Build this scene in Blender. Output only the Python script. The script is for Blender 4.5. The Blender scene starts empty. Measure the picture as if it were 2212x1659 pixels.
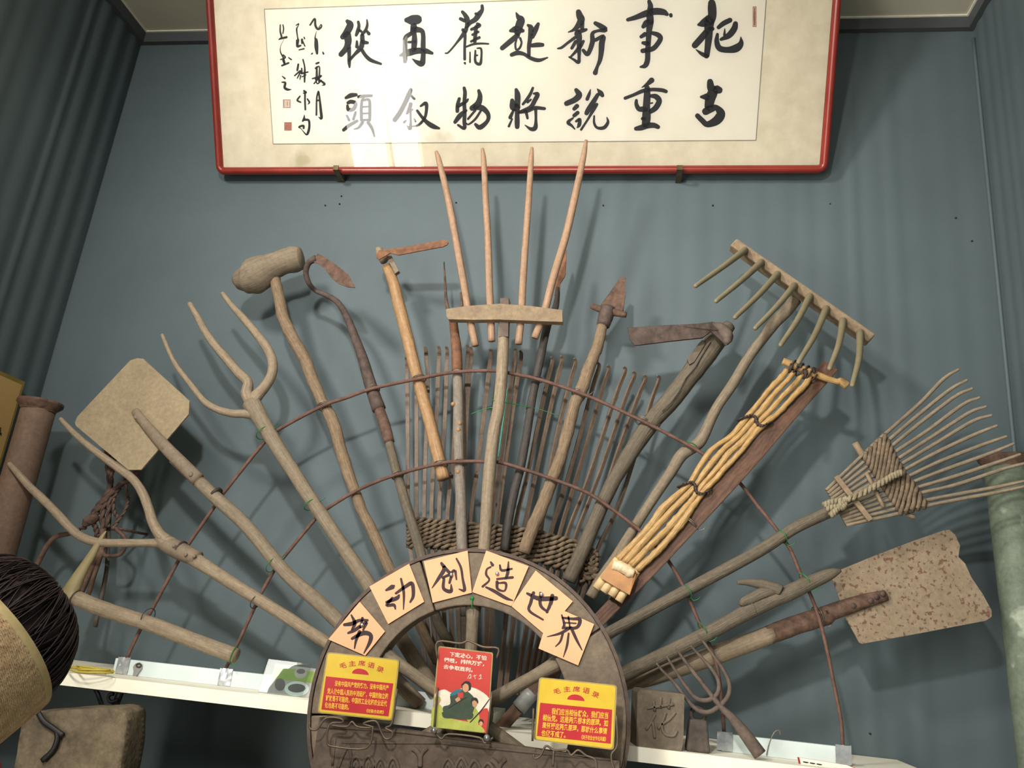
import bpy, bmesh, math, random
from mathutils import Vector, Matrix, noise
from mathutils.geometry import tessellate_polygon
random.seed(7)
scene = bpy.context.scene
col = scene.collection

# ------------------------------------------------------------------ camera
IW, IH, FPX = 2212.0, 1659.0, 1720.0
CAM = Vector((0.0, -2.3, 1.6))
YAW, PITCH, ROLL = [math.radians(a) for a in (-9.13, 17.55, 5.6)]
FWD = Vector((math.sin(YAW)*math.cos(PITCH), math.cos(YAW)*math.cos(PITCH), math.sin(PITCH)))
_r = Vector((math.cos(YAW), -math.sin(YAW), 0)); _u = _r.cross(FWD)
RGT = _r*math.cos(ROLL) + _u*math.sin(ROLL)
UPV = -_r*math.sin(ROLL) + _u*math.cos(ROLL)
cd = bpy.data.cameras.new('camera'); cam = bpy.data.objects.new('camera', cd); col.objects.link(cam)
cd.sensor_width = 36.0; cd.lens = 36.0*FPX/IW; cd.clip_start = 0.05
m = Matrix((RGT, UPV, -FWD)).transposed().to_4x4(); m.translation = CAM
cam.matrix_world = m
scene.camera = cam

# ------------------------------------------------------------------ world, lights, exposure
world = bpy.data.worlds.new('world'); scene.world = world; world.use_nodes = True
world.node_tree.nodes['Background'].inputs[0].default_value = (0.75, 0.85, 1.0, 1)
world.node_tree.nodes['Background'].inputs[1].default_value = 0.05
scene.view_settings.view_transform = 'Standard'; scene.view_settings.look = 'None'
scene.view_settings.gamma = 1.0; scene.view_settings.use_curve_mapping = False
scene.view_settings.exposure = -0.1

def area_lamp(name, loc, target, size, power, color, spread=170):
    l = bpy.data.lights.new(name, 'AREA'); l.shape = 'DISK'; l.size = size; l.energy = power; l.color = color
    l.spread = math.radians(spread)
    o = bpy.data.objects.new(name, l); col.objects.link(o); o.location = loc
    o.rotation_euler = (Vector(target) - Vector(loc)).to_track_quat('-Z', 'Y').to_euler()
    return o
sl = bpy.data.lights.new('ceiling_spotlight', 'SPOT'); sl.energy = 240; sl.color = (1.0, 0.96, 0.91); sl.shadow_soft_size = 0.07
sl.spot_size = math.radians(78); sl.spot_blend = 1.0
so = bpy.data.objects.new('ceiling_spotlight', sl); col.objects.link(so); so.location = (-0.50, -2.85, 3.0)
so.rotation_euler = (Vector((-0.42, 0, 2.25)) - Vector(so.location)).to_track_quat('-Z', 'Y').to_euler()
area_lamp('track_lamp', (-1.65, -2.4, 3.45), (0.45, 0, 2.6), 0.4, 30, (1.0, 0.96, 0.91), 120)
area_lamp('added_fill_lamp', (0.2, -4.2, 3.6), (0.0, -2.6, 0.6), 1.2, 42, (1.0, 0.97, 0.93), 170)  # unseen soft fill, added to lift the shadows by bounce off the floor

# ------------------------------------------------------------------ pixel helpers (a pixel gives a direction, the depth comes from the surface)
def ray(x, y): return FWD + RGT*((x-IW/2)/FPX) - UPV*((y-IH/2)/FPX)
def at_y(x, y, Y):
    d = ray(x, y); return CAM + d*((Y-CAM.y)/d.y)
def at_x(x, y, X):
    d = ray(x, y); return CAM + d*((X-CAM.x)/d.x)
def at_plane(x, y, p0, n):
    d = ray(x, y); return CAM + d*((p0-CAM).dot(n)/d.dot(n))
ROD_Y0, ROD_Z0, ROD_K = -0.27, 1.42, 0.08
def tp(x, y, off=0.0):            # the leaning plane in which the iron rods carry the tools; off = towards the viewer
    d = ray(x, y)
    t = (ROD_Y0 + ROD_K*(CAM.z-ROD_Z0) - off - CAM.y)/(d.y - ROD_K*d.z)
    return CAM + d*t
def mpp(P): return (P-CAM).dot(FWD)/FPX      # metres per pixel at P
def crop(ox, oy, s): return lambda x, y: (ox + x/s, oy + y/s)
k3 = crop(0, 700, 3.95); k5 = crop(300, 500, 3.95); k6 = crop(780, 480, 3.95); k7 = crop(1240, 480, 3.3515)
k8 = crop(1640, 750, 3.867); m3 = crop(1300, 1120, 3.078); m4 = crop(1700, 1120, 3.078); m5 = crop(840, 840, 3.95)
m6 = crop(1240, 760, 2.963); m7 = crop(400, 860, 3.607); m8 = crop(100, 1380, 3.568); k4 = crop(0, 1100, 2.968)
L5 = crop(0, 900, 3.607); P1 = crop(640, 1160, 3.324); P2 = crop(960, 1160, 3.324)

# ------------------------------------------------------------------ materials
def s2l(c):
    return tuple(((v/255.0)/12.92 if v/255.0 <= 0.04045 else ((v/255.0+0.055)/1.055)**2.4) for v in c) + (1.0,)
MATS = {}
def mat(name, c, c2=None, rough=0.7, scale=8.0, bump=0.0, bscale=60.0, metal=0.0, uv=False, spec=0.4, spots=None, trans=0.0, detail=6):
    m = bpy.data.materials.new(name); m.use_nodes = True; nt = m.node_tree; N = nt.nodes; L = nt.links
    b = N['Principled BSDF']; b.inputs['Roughness'].default_value = rough; b.inputs['Metallic'].default_value = metal
    b.inputs['Specular IOR Level'].default_value = spec
    tc = N.new('ShaderNodeTexCoord'); mp = N.new('ShaderNodeMapping'); L.new(tc.outputs['UV' if uv else 'Object'], mp.inputs[0])
    if uv: mp.inputs['Scale'].default_value = (2.2, 26.0, 1.0)
    if c2 is None: c2 = tuple(v*0.82 for v in c)
    n = N.new('ShaderNodeTexNoise'); n.inputs['Scale'].default_value = scale; n.inputs['Detail'].default_value = detail
    n.inputs['Roughness'].default_value = 0.65; L.new(mp.outputs[0], n.inputs[0])
    r = N.new('ShaderNodeValToRGB'); r.color_ramp.elements[0].position = 0.35; r.color_ramp.elements[1].position = 0.65
    r.color_ramp.elements[0].color = s2l(c2); r.color_ramp.elements[1].color = s2l(c); L.new(n.outputs[0], r.inputs[0])
    out = r.outputs[0]
    if spots:
        sc, scol, lo = spots
        n2 = N.new('ShaderNodeTexNoise'); n2.inputs['Scale'].default_value = sc; n2.inputs['Detail'].default_value = 4; L.new(tc.outputs['Object'], n2.inputs[0])
        r2 = N.new('ShaderNodeValToRGB'); r2.color_ramp.elements[0].position = lo; r2.color_ramp.elements[1].position = lo+0.05
        L.new(n2.outputs[0], r2.inputs[0])
        mx = N.new('ShaderNodeMix'); mx.data_type = 'RGBA'; L.new(r2.outputs[0], mx.inputs[0]); L.new(out, mx.inputs[6]); mx.inputs[7].default_value = s2l(scol)
        out = mx.outputs[2]
    if bump > 0:                                   # fine dirt and grain
        n4 = N.new('ShaderNodeTexNoise'); n4.inputs['Scale'].default_value = 85.0; n4.inputs['Detail'].default_value = 8; n4.inputs['Roughness'].default_value = 0.7
        L.new(tc.outputs['Object'], n4.inputs[0])
        r4 = N.new('ShaderNodeMapRange'); r4.inputs[1].default_value = 0.3; r4.inputs[2].default_value = 0.7; r4.inputs[3].default_value = 0.72 if name != 'wall' else 0.97; r4.inputs[4].default_value = 1.1 if name != 'wall' else 1.02
        L.new(n4.outputs[0], r4.inputs[0])
        mm = N.new('ShaderNodeMix'); mm.data_type = 'RGBA'; mm.blend_type = 'MULTIPLY'; mm.inputs[0].default_value = 1.0
        L.new(out, mm.inputs[6]); L.new(r4.outputs[0], mm.inputs[7]); out = mm.outputs[2]
    L.new(out, b.inputs['Base Color'])
    if bump > 0:
        n3 = N.new('ShaderNodeTexNoise'); n3.inputs['Scale'].default_value = bscale; n3.inputs['Detail'].default_value = 5; L.new(mp.outputs[0], n3.inputs[0])
        bp = N.new('ShaderNodeBump'); bp.inputs['Strength'].default_value = bump; bp.inputs['Distance'].default_value = 0.004
        L.new(n3.outputs[0], bp.inputs['Height']); L.new(bp.outputs[0], b.inputs['Normal'])
    MATS[name] = m; return m
M = MATS
mat('wall', (84, 97, 100), (78, 91, 94), 0.62, 2.5, 0.05, 90)
mat('trim', (76, 79, 81), (70, 73, 75), 0.6, 5)
mat('ceiling', (199, 193, 175), (192, 186, 167), 0.9, 3)
mat('caulk', (235, 232, 215), (222, 218, 200), 0.8, 20)
mat('floor', (196, 190, 180), (182, 176, 166), 0.6, 4)
mat('wood_pale', (155, 138, 114), (130, 114, 93), 0.72, 6, 0.35, 14, uv=True)
mat('wood_dusty', (140, 126, 105), (117, 104, 86), 0.8, 6, 0.3, 14, uv=True)
mat('wood_warm', (176, 140, 98), (146, 112, 78), 0.6, 5, 0.25, 12, uv=True)
mat('wood_peach', (172, 139, 111), (148, 117, 92), 0.65, 5, 0.2, 12, uv=True)
mat('wood_bark', (147, 126, 101), (115, 95, 72), 0.8, 9, 0.6, 20, uv=True)
mat('wood_ash', (142, 133, 121), (121, 110, 97), 0.8, 9, 0.3, 18, uv=True)
mat('wood_greyed', (115, 104, 88), (92, 83, 69), 0.85, 7, 0.6, 12, uv=True)
mat('wood_dark', (78, 72, 66), (52, 48, 44), 0.7, 7, 0.4, 14, uv=True)
mat('wood_board', (107, 76, 57), (79, 55, 41), 0.6, 6, 0.4, 10, uv=True)
mat('wood_yellow', (202, 166, 108), (152, 116, 68), 0.45, 8, 0.5, 16, uv=True)
mat('wood_cut', (236, 208, 158), (212, 176, 120), 0.6, 25)
mat('glue_white', (236, 220, 190), (214, 186, 140), 0.4, 40, 0.5, 60)
mat('amber', (192, 138, 76), (160, 110, 58), 0.35, 20)
mat('willow', (140, 126, 105), (116, 102, 84), 0.7, 10, 0.2, 20, uv=True)
mat('willow_tip', (187, 150, 117), (162, 126, 96), 0.7, 10)
mat('bamboo', (122, 104, 87), (97, 80, 67), 0.6, 7, 0.15, 20, uv=True)
mat('weave', (126, 108, 86), (89, 76, 60), 0.8, 30, 0.3, 40)
mat('rake_wood', (146, 127, 100), (128, 108, 85), 0.75, 30, 0.2, 60)
mat('tooth', (129, 119, 93), (115, 105, 81), 0.6, 12)
mat('rust', (112, 86, 70), (76, 56, 46), 0.8, 40, 0.5, 90)
mat('rust_orange', (136, 94, 66), (98, 66, 48), 0.75, 30, 0.4, 90)
mat('rust_dark', (94, 78, 70), (66, 54, 48), 0.8, 40, 0.4, 90)
mat('rod', (112, 82, 70), (88, 62, 52), 0.75, 40, 0.2, 90)
mat('iron_dust', (109, 95, 84), (89, 76, 68), 0.8, 30, 0.3, 90)
mat('metal_dusty', (154, 138, 108), (140, 124, 97), 0.75, 7, 0.1, 60)
mat('metal_shaft', (133, 117, 97), (119, 104, 88), 0.7, 20, 0.1, 80)
mat('metal_rusted', (146, 129, 107), (136, 119, 96), 0.85, 14, 0.3, 90, spots=(105.0, (108, 80, 62), 0.57))
mat('horn', (144, 132, 93), (126, 112, 77), 0.5, 14)
mat('red_lacquer', (140, 46, 34), (118, 36, 26), 0.28, 6, spec=0.5)
mat('mat_board', (222, 213, 190), (208, 198, 174), 0.85, 16, spots=(5.0, (190, 180, 150), 0.68))
mat('paper', (230, 226, 212), (224, 218, 202), 0.85, 3, spots=(4.0, (208, 200, 178), 0.66))
mat('ink', (26, 26, 28), (18, 18, 20), 0.6, 40)
mat('ink_brown', (62, 44, 48), (50, 34, 38), 0.7, 40)
mat('seal', (146, 84, 72), (176, 126, 110), 0.7, 300)
mat('line', (150, 146, 130), None, 0.8)
mat('brass', (120, 106, 76), (92, 82, 58), 0.4, 30, metal=0.8)
mat('card', (246, 178, 136), (242, 170, 126), 0.8, 6)
mat('pin', (210, 214, 218), (180, 184, 190), 0.25, 10, metal=0.9)
mat('wheel_wood', (130, 115, 96), (103, 90, 76), 0.8, 14, 0.5, 60)
mat('tyre', (101, 85, 74), (81, 67, 58), 0.75, 30, 0.3, 90)
mat('carved', (103, 90, 77), (82, 70, 60), 0.85, 16, 0.4, 60)
mat('wire', (112, 98, 82), (90, 78, 66), 0.5, 30, metal=0.5)
mat('yellow', (215, 184, 59), (198, 165, 49), 0.35, 8)
mat('yellow_ray', (222, 192, 70), None, 0.5)
mat('plaque_red', (184, 48, 54), (168, 40, 46), 0.35, 8)
mat('gold_text', (238, 190, 60), (226, 176, 52), 0.5, 30)
mat('plaque_edge', (170, 150, 90), (140, 124, 80), 0.5, 20)
mat('poster_red', (196, 66, 56), (180, 54, 46), 0.45, 5)
mat('poster_white', (238, 228, 206), None, 0.6)
mat('poster_green', (62, 76, 58), (48, 62, 48), 0.6, 30)
mat('poster_light_green', (176, 182, 84), (150, 160, 70), 0.6, 30)
mat('poster_skin', (206, 152, 112), None, 0.6)
mat('poster_hair', (44, 34, 36), None, 0.6)
mat('poster_teal', (56, 110, 130), None, 0.6)
mat('shelf', (246, 242, 222), (238, 232, 210), 0.5, 5)
mat('strip', (214, 224, 222), (196, 210, 208), 0.5, 6)
mat('silver_tape', (190, 194, 196), (160, 164, 168), 0.3, 60, metal=0.5)
mat('grey_tape', (150, 150, 146), (120, 120, 116), 0.35, 30)
mat('green_wire', (36, 132, 66), (26, 104, 50), 0.45, 30)
mat('grey_wire', (150, 140, 128), (110, 98, 88), 0.4, 60, metal=0.6)
mat('dark_wire', (70, 56, 52), (48, 40, 38), 0.5, 60)
mat('teal_cord', (96, 190, 170), None, 0.5)
mat('black_iron', (34, 32, 32), (22, 20, 20), 0.5, 20)
mat('sandstone', (124, 110, 88), (78, 68, 54), 0.95, 14, 1.0, 60, detail=12)
mat('brick_clay', (124, 112, 95), (103, 92, 78), 0.95, 18, 0.6, 70)
mat('cast_iron', (92, 82, 74), (66, 58, 52), 0.85, 30, 0.5, 80)
mat('pipe_rust', (120, 97, 80), (97, 77, 64), 0.75, 5, 0.1, 60)
mat('pipe_green', (115, 126, 108), (97, 108, 92), 0.6, 12, 0.2, 90, spots=(9.0, (156, 166, 146), 0.62))
mat('gold_sign', (190, 156, 98), (180, 146, 88), 0.5, 3)
mat('sign_edge', (150, 126, 56), None, 0.5)
mat('rope', (101, 79, 67), (72, 56, 49), 0.9, 50, 0.6, 120)
mat('rope_pale', (155, 143, 116), (128, 116, 92), 0.9, 60, 0.5, 120)
mat('rubber', (196, 176, 70), (176, 156, 56), 0.4, 20)
mat('photo_green', (142, 170, 74), (110, 144, 54), 0.3, 14)
mat('photo_grey', (176, 176, 172), (150, 150, 148), 0.3, 20)
mat('photo_dark', (96, 96, 96), None, 0.3)
mat('label_red', (170, 50, 44), None, 0.5)
mat('skin', (206, 156, 122), (196, 142, 110), 0.5, 8)
mat('hair', (52, 36, 34), (30, 21, 21), 0.5, 30)
mat('hat_weave', (214, 184, 142), (188, 156, 118), 0.85, 60, 0.6, 160)
mat('hat_band', (206, 186, 134), (190, 168, 118), 0.7, 60)
mat('red_cloth', (186, 26, 36), (166, 20, 30), 0.8, 20)
mat('trousers', (48, 50, 62), (40, 42, 52), 0.8, 20)
mat('lip', (168, 96, 84), None, 0.5)
mat('curtain', (120, 116, 108), (104, 100, 92), 0.9, 6)
def glass_mat(name, tint=(1, 1, 1, 1), ior=1.5):
    m = bpy.data.materials.new(name); m.use_nodes = True; nt = m.node_tree; N = nt.nodes; L = nt.links
    N.remove(N['Principled BSDF']); o = N['Material Output']
    t = N.new('ShaderNodeBsdfTransparent'); t.inputs[0].default_value = tint
    g = N.new('ShaderNodeBsdfGlossy'); g.inputs['Roughness'].default_value = 0.01
    fr = N.new('ShaderNodeFresnel'); fr.inputs[0].default_value = ior
    mx = N.new('ShaderNodeMixShader'); L.new(fr.outputs[0], mx.inputs[0]); L.new(t.outputs[0], mx.inputs[1]); L.new(g.outputs[0], mx.inputs[2])
    L.new(mx.outputs[0], o.inputs[0]); MATS[name] = m; return m
glass_mat('glass'); glass_mat('acrylic', (0.9, 0.93, 0.92, 1))
def emit_mat(name, c, s):
    m = bpy.data.materials.new(name); m.use_nodes = True; nt = m.node_tree; N = nt.nodes
    N.remove(N['Principled BSDF']); e = N.new('ShaderNodeEmission'); e.inputs[0].default_value = s2l(c); e.inputs[1].default_value = s
    nt.links.new(e.outputs[0], N['Material Output'].inputs[0]); MATS[name] = m
emit_mat('daylight', (255, 250, 240), 15.0)

# ------------------------------------------------------------------ scene helpers
WLOC = {}
def props(o, label=None, cat=None, group=None, kind=None):
    if label: o['label'] = label
    if cat: o['category'] = cat
    if group: o['group'] = group
    if kind: o['kind'] = kind
    return o
def thing(name, loc, label, cat, group=None):
    o = bpy.data.objects.new(name, None); col.objects.link(o); o.empty_display_size = 0.05
    o.location = loc; WLOC[o.name] = Vector(loc)
    return props(o, label, cat, group)
class MB:
    def __init__(s): s.v = []; s.f = []; s.uv = {}; s.smooth = []
    def add(s, vs, fs, uvs=None, smooth=True):
        b = len(s.v); s.v += [Vector(v) for v in vs]
        for i, f in enumerate(fs):
            s.f.append([b+k for k in f]); s.smooth.append(smooth)
            if uvs: s.uv[len(s.f)-1] = uvs[i]
        return s
    def build(s, name, material, parent=None, label=None, kind=None, cat=None, group=None, cast=True):
        if parent is None:
            xs = [v.x for v in s.v]; ys = [v.y for v in s.v]; zs = [v.z for v in s.v]
            loc = Vector(((min(xs)+max(xs))/2, (min(ys)+max(ys))/2, min(zs))); org = loc
        else:
            org = Vector(WLOC[parent.name]); loc = Vector((0, 0, 0))
        me = bpy.data.meshes.new(name); me.from_pydata([v-org for v in s.v], [], s.f)
        me.polygons.foreach_set('use_smooth', s.smooth)
        if s.uv:
            ul = me.uv_layers.new(name='UVMap').data
            for fi, uvs in s.uv.items():
                p = me.polygons[fi]
                for k, li in enumerate(p.loop_indices): ul[li].uv = uvs[k]
        me.materials.append(MATS[material]); me.update()
        o = bpy.data.objects.new(name, me); col.objects.link(o); o.location = loc
        WLOC[o.name] = org.copy()
        if parent is not None: o.parent = parent
        return props(o, label, cat, group, kind)
def cr(pts, n=6):                     # Catmull-Rom through tuples of any length
    if len(pts) < 3: 
        a, b = pts; return [tuple(a[k]+(b[k]-a[k])*i/n for k in range(len(a))) for i in range(n+1)]
    P = [tuple(2*pts[0][k]-pts[1][k] for k in range(len(pts[0])))] + list(pts) + [tuple(2*pts[-1][k]-pts[-2][k] for k in range(len(pts[0])))]
    out = []
    for i in range(1, len(P)-2):
        for j in range(n):
            t = j/n
            out.append(tuple(0.5*(2*P[i][k] + (P[i+1][k]-P[i-1][k])*t + (2*P[i-1][k]-5*P[i][k]+4*P[i+1][k]-P[i+2][k])*t*t + (3*P[i][k]-P[i-1][k]-3*P[i+1][k]+P[i+2][k])*t**3) for k in range(len(P[0]))))
    out.append(tuple(pts[-1])); return out
YV = Vector((0, 1, 0))
def tube(mb, pts, rad, seg=10, flat=1.0, gn=0.0, gs=30.0, round_end=(False, False), square=False, ref=None, twist=0.0):
    """pts: world points, rad: radii (side way); flat: thickness ratio along the view axis"""
    pts = [Vector(p) for p in pts]; n = len(pts)
    if not hasattr(rad, '__len__'): rad = [rad]*n
    rad = list(rad)
    def cap(i, j, sgn):
        d = (pts[i]-pts[j]).normalized(); r = rad[i]; P0 = pts[i]
        return [(P0 + d*r*0.55*flat, r*0.75), (P0 + d*r*0.85*flat, r*0.35)]
    if round_end[0]:
        e = cap(0, 1, 1); pts = [e[1][0], e[0][0]] + pts; rad = [e[1][1], e[0][1]] + rad
    if round_end[1]:
        e = cap(-1, -2, 1); pts = pts + [e[0][0], e[1][0]]; rad = rad + [e[0][1], e[1][1]]
    n = len(pts); vs = []; ln = 0.0; us = []
    prev = ref or YV
    if square: angs = [math.radians(a) for a in (42, 48, 132, 138, 222, 228, 312, 318)]; seg = 8
    else: angs = [2*math.pi*k/seg for k in range(seg)]
    for i in range(n):
        t = (pts[min(i+1, n-1)]-pts[max(i-1, 0)])
        if t.length < 1e-9: t = Vector((0, 0, 1))
        t.normalize()
        if ref is None and i > 0: b = prev - t*prev.dot(t)
        else: b = (ref or YV) - t*(ref or YV).dot(t)
        if b.length < 1e-4: b = Vector((0, 0, 1)) - t*t.z
        if b.length < 1e-4: b = Vector((1, 0, 0))
        b.normalize(); a = t.cross(b); prev = b
        if i: ln += (pts[i]-pts[i-1]).length
        us.append(ln)
        for g in angs:
            g2 = g + twist*i
            r = rad[i]*(1.414 if square else 1.0)
            c, s_ = math.cos(g2), math.sin(g2)
            p = pts[i] + a*(c*r) + b*(s_*r*flat)
            if gn:
                k = 1 + gn*(noise.noise(p*gs) + 0.5*noise.noise(p*gs*2.7+Vector((9, 3, 1))))
                p = pts[i] + (p-pts[i])*k
            vs.append(p)
    fs = []; uvs = []; circ = 2*math.pi*max(rad)
    for i in range(n-1):
        for k in range(seg):
            k2 = (k+1) % seg
            fs.append((i*seg+k, i*seg+k2, (i+1)*seg+k2, (i+1)*seg+k))
            uvs.append(((us[i], k/seg*circ), (us[i], (k+1)/seg*circ), (us[i+1], (k+1)/seg*circ), (us[i+1], k/seg*circ)))
    fs.append(tuple(range(seg-1, -1, -1))); uvs.append(tuple((0.02*math.cos(g), 0.02*math.sin(g)) for g in angs))
    fs.append(tuple((n-1)*seg+k for k in range(seg))); uvs.append(tuple((0.02*math.cos(g), 0.02*math.sin(g)) for g in angs))
    mb.add(vs, fs, uvs, not square)
    return mb
def ptube(mb, pl, off=0.0, n=6, seg=10, cropf=None, rs=1.0, **kw):
    """pl: (px, py, half width in px[, off]) -> tube in the tool plane"""
    if cropf:
        s = 1.0/(cropf(1, 0)[0]-cropf(0, 0)[0])
        pl = [cropf(p[0], p[1]) + (p[2]/s,) + tuple(p[3:]) for p in pl]
    pl = [tuple(p[:3]) + ((p[3] if len(p) > 3 else off),) for p in pl]
    q = cr(pl, n); pts = [tp(a[0], a[1], a[3]) for a in q]
    return tube(mb, pts, [max(0.0006, a[2]*rs*mpp(P)) for a, P in zip(q, pts)], seg, **kw)
def prism(mb, poly, thick, smooth=False):
    """poly: planar world points, thick: vector"""
    n = len(poly); a = [Vector(p) for p in poly]; t = Vector(thick); b = [p+t for p in a]
    tris = tessellate_polygon([a])
    base = len(mb.v)
    mb.add(a+b, [tuple(x) for x in tris] + [tuple(n+i for i in reversed(x)) for x in tris] + [(i, (i+1) % n, n+(i+1) % n, n+i) for i in range(n)], None, smooth)
    return mb
def box(mb, c, ax, ay, az):
    """box from centre and three half-axis vectors"""
    c, ax, ay, az = Vector(c), Vector(ax), Vector(ay), Vector(az)
    vs = [c+ax*i+ay*j+az*k for i in (-1, 1) for j in (-1, 1) for k in (-1, 1)]
    fs = [(0, 1, 3, 2), (4, 6, 7, 5), (0, 4, 5, 1), (2, 3, 7, 6), (0, 2, 6, 4), (1, 5, 7, 3)]
    mb.add(vs, fs, None, False); return mb
def abox(mb, lo, hi):
    lo, hi = Vector(lo), Vector(hi); h = (hi-lo)/2
    return box(mb, (lo+hi)/2, (h.x, 0, 0), (0, h.y, 0), (0, 0, h.z))
def bevel(o, w=0.004, seg=2):
    md = o.modifiers.new('bevel', 'BEVEL'); md.width = w; md.segments = seg; md.limit_method = 'ANGLE'; return o
def lathe(mb, c, prof, seg=32, axis=Vector((0, 0, 1)), noise_amp=0.0):
    axis = Vector(axis).normalized(); a = axis.orthogonal().normalized(); b = axis.cross(a); vs = []
    for (r, h) in prof:
        for k in range(seg):
            g = 2*math.pi*k/seg; rr = r
            p = Vector(c)+axis*h+(a*math.cos(g)+b*math.sin(g))*rr
            if noise_amp: p += (a*math.cos(g)+b*math.sin(g))*noise_amp*noise.noise(p*40)
            vs.append(p)
    n = len(prof); fs = [(i*seg+k, i*seg+(k+1) % seg, (i+1)*seg+(k+1) % seg, (i+1)*seg+k) for i in range(n-1) for k in range(seg)]
    mb.add(vs, fs); return mb
def stroke2d(mb, pl, f3, n=5):
    """brush stroke: (x, y, width) in picture coordinates; f3 maps to 3-D"""
    q = cr(pl, n) if len(pl) > 2 else cr(pl, 4)
    L, R = [], []; N = len(q)
    pre = []; 
    # round caps
    def capp(i, j):
        dx, dy = q[i][0]-q[j][0], q[i][1]-q[j][1]; l = math.hypot(dx, dy) or 1; w = q[i][2]/2
        return [(q[i][0]+dx/l*w*0.5, q[i][1]+dy/l*w*0.5, q[i][2]*0.8), (q[i][0]+dx/l*w*0.85, q[i][1]+dy/l*w*0.85, q[i][2]*0.4)]
    a = capp(0, 1); b = capp(-1, -2); q = [a[1], a[0]] + q + b; N = len(q)
    for i in range(N):
        dx, dy = q[min(i+1, N-1)][0]-q[max(i-1, 0)][0], q[min(i+1, N-1)][1]-q[max(i-1, 0)][1]
        l = math.hypot(dx, dy) or 1; w = max(q[i][2], 1)/2
        L.append((q[i][0]-dy/l*w, q[i][1]+dx/l*w)); R.append((q[i][0]+dy/l*w, q[i][1]-dx/l*w))
    vs = [f3(*p) for p in L] + [f3(*p) for p in R]
    mb.add(vs, [(i, i+1, N+i+1, N+i) for i in range(N-1)], None, False)
    return mb

# ================================================================== THE ROOM
XL, XR, ZC, YB = -1.944, 1.046, 3.68, -6.5
def wavy(name, p0, du, dn, L, H, amp, seed, smooth_to=None):
    """pleated wall sheet: along du for L, height H, displaced along dn"""
    rnd = random.Random(seed); mb = MB(); xs = []; x = 0.0; s = []
    while x < L:
        w = rnd.uniform(0.045, 0.095); h = rnd.uniform(0.4, 1.0)
        for k in range(6): s.append((x+w*k/6, h*math.sin(math.pi*k/6)**1.5))
        x += w
    s.append((L, 0)); s = [q for q in s if q[0] <= L]
    zs = [H*i/10 for i in range(11)]; vs = []
    for z in zs:
        for (q, h) in s:
            a = amp(q, z); wob = 0.6+0.4*noise.noise(Vector((q*3, z*0.8, seed)))
            vs.append(Vector(p0)+Vector(du)*q+Vector((0, 0, z))+Vector(dn)*(a*h*wob))
    n = len(s); fs = [(j*n+i, j*n+i+1, (j+1)*n+i+1, (j+1)*n+i) for j in range(10) for i in range(n-1)]
    mb.add(vs, fs); return mb.build(name, 'wall', kind='structure')
def amp_back(q, z):
    x = XL+q
    t = max(0.0, min(1.0, (x+0.75)/1.2))
    return 0.0006 + 0.0034*t
WB_ = wavy('wall_back', (XL, 0, 0), (1, 0, 0), (0, -1, 0), XR-XL, ZC, amp_back, 3)
wavy('wall_left', (XL, 0, 0), (0, -1, 0), (1, 0, 0), 6.5, ZC, lambda q, z: 0.012, 5)
wavy('wall_right', (XR, YB, 0), (0, 1, 0), (-1, 0, 0), 6.5, ZC, lambda q, z: 0.004, 9)
mb = MB(); mb.add([(XL, YB, 0), (XR, YB, 0), (XR, 0, 0), (XL, 0, 0)], [(0, 1, 2, 3)]); mb.build('floor', 'floor', kind='structure')
mb = MB(); mb.add([(XL, YB, ZC), (XL, 0, ZC), (XR, 0, ZC), (XR, YB, ZC)], [(0, 1, 2, 3)]); mb.build('ceiling', 'ceiling', kind='structure')
mb = MB(); abox(mb, (XL, -0.02, 3.632), (XR, 0.0, ZC-0.004)); mb.build('trim_1', 'trim', kind='structure')
mb = MB(); abox(mb, (XL, YB, 3.632), (XL+0.025, -0.02, ZC-0.004)); mb.build('trim_2', 'trim', kind='structure')
mb = MB(); abox(mb, (XR-0.02, YB, 3.632), (XR, -0.02, ZC-0.004)); mb.build('trim_3', 'trim', kind='structure')
mb = MB(); abox(mb, (XL, -0.026, ZC-0.005), (XR, 0, ZC-0.0005)); mb.build('trim_4', 'caulk', kind='structure')
mb = MB(); abox(mb, (XL, YB, ZC-0.005), (XL+0.031, -0.026, ZC-0.0005)); mb.build('trim_5', 'caulk', kind='structure')
mb = MB(); abox(mb, (XR-0.026, YB, ZC-0.005), (XR, -0.026, ZC-0.0005)); mb.build('trim_6', 'caulk', kind='structure')
# thin plaster fillet running down the right-hand corner
mb = MB(); tube(mb, [(XR-0.004, -0.004, z/10) for z in range(0, 37)], 0.006, 6); mb.build('trim_7', 'wall', kind='structure')

# ================================================================== THE LEANING CALLIGRAPHY PICTURE
PBL, PBR = at_y(470, 378, -0.035), at_y(1787, 375, -0.035)
PW = (PBR-PBL).length; PX = (PBR-PBL).normalized()
_up = Vector((-PX.z, 0, PX.x)).normalized(); _n = Vector((0, -1, 0))
TILT = math.radians(29)
PU = _up*math.cos(TILT) + _n*math.sin(TILT)
PN = PX.cross(PU).normalized()
if PN.y > 0: PN = -PN
def pic(x, y, off=0.0): return at_plane(x, y, PBL + PN*off, PN)
def puv(P): d = P-PBL; return d.dot(PX), d.dot(PU)
def pxy(u, v, off=0.0): return PBL + PX*u + PU*v + PN*off
FW = 0.026
pb = puv(pic(590, 311, 0.004)); pt = puv(pic(571, 20, 0.004)); pr = puv(pic(1633, 303, 0.004)); pr2 = puv(pic(1655, 0, 0.004))
PH = pt[1] + (pb[1]-FW) + 2*FW - 0.0 + 0.02
frame = thing('calligraphy_picture', PBL, 'red-framed calligraphy picture leaning out from the wall above the tools', 'picture')
mb = MB(); R = 0.03; path = []
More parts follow.
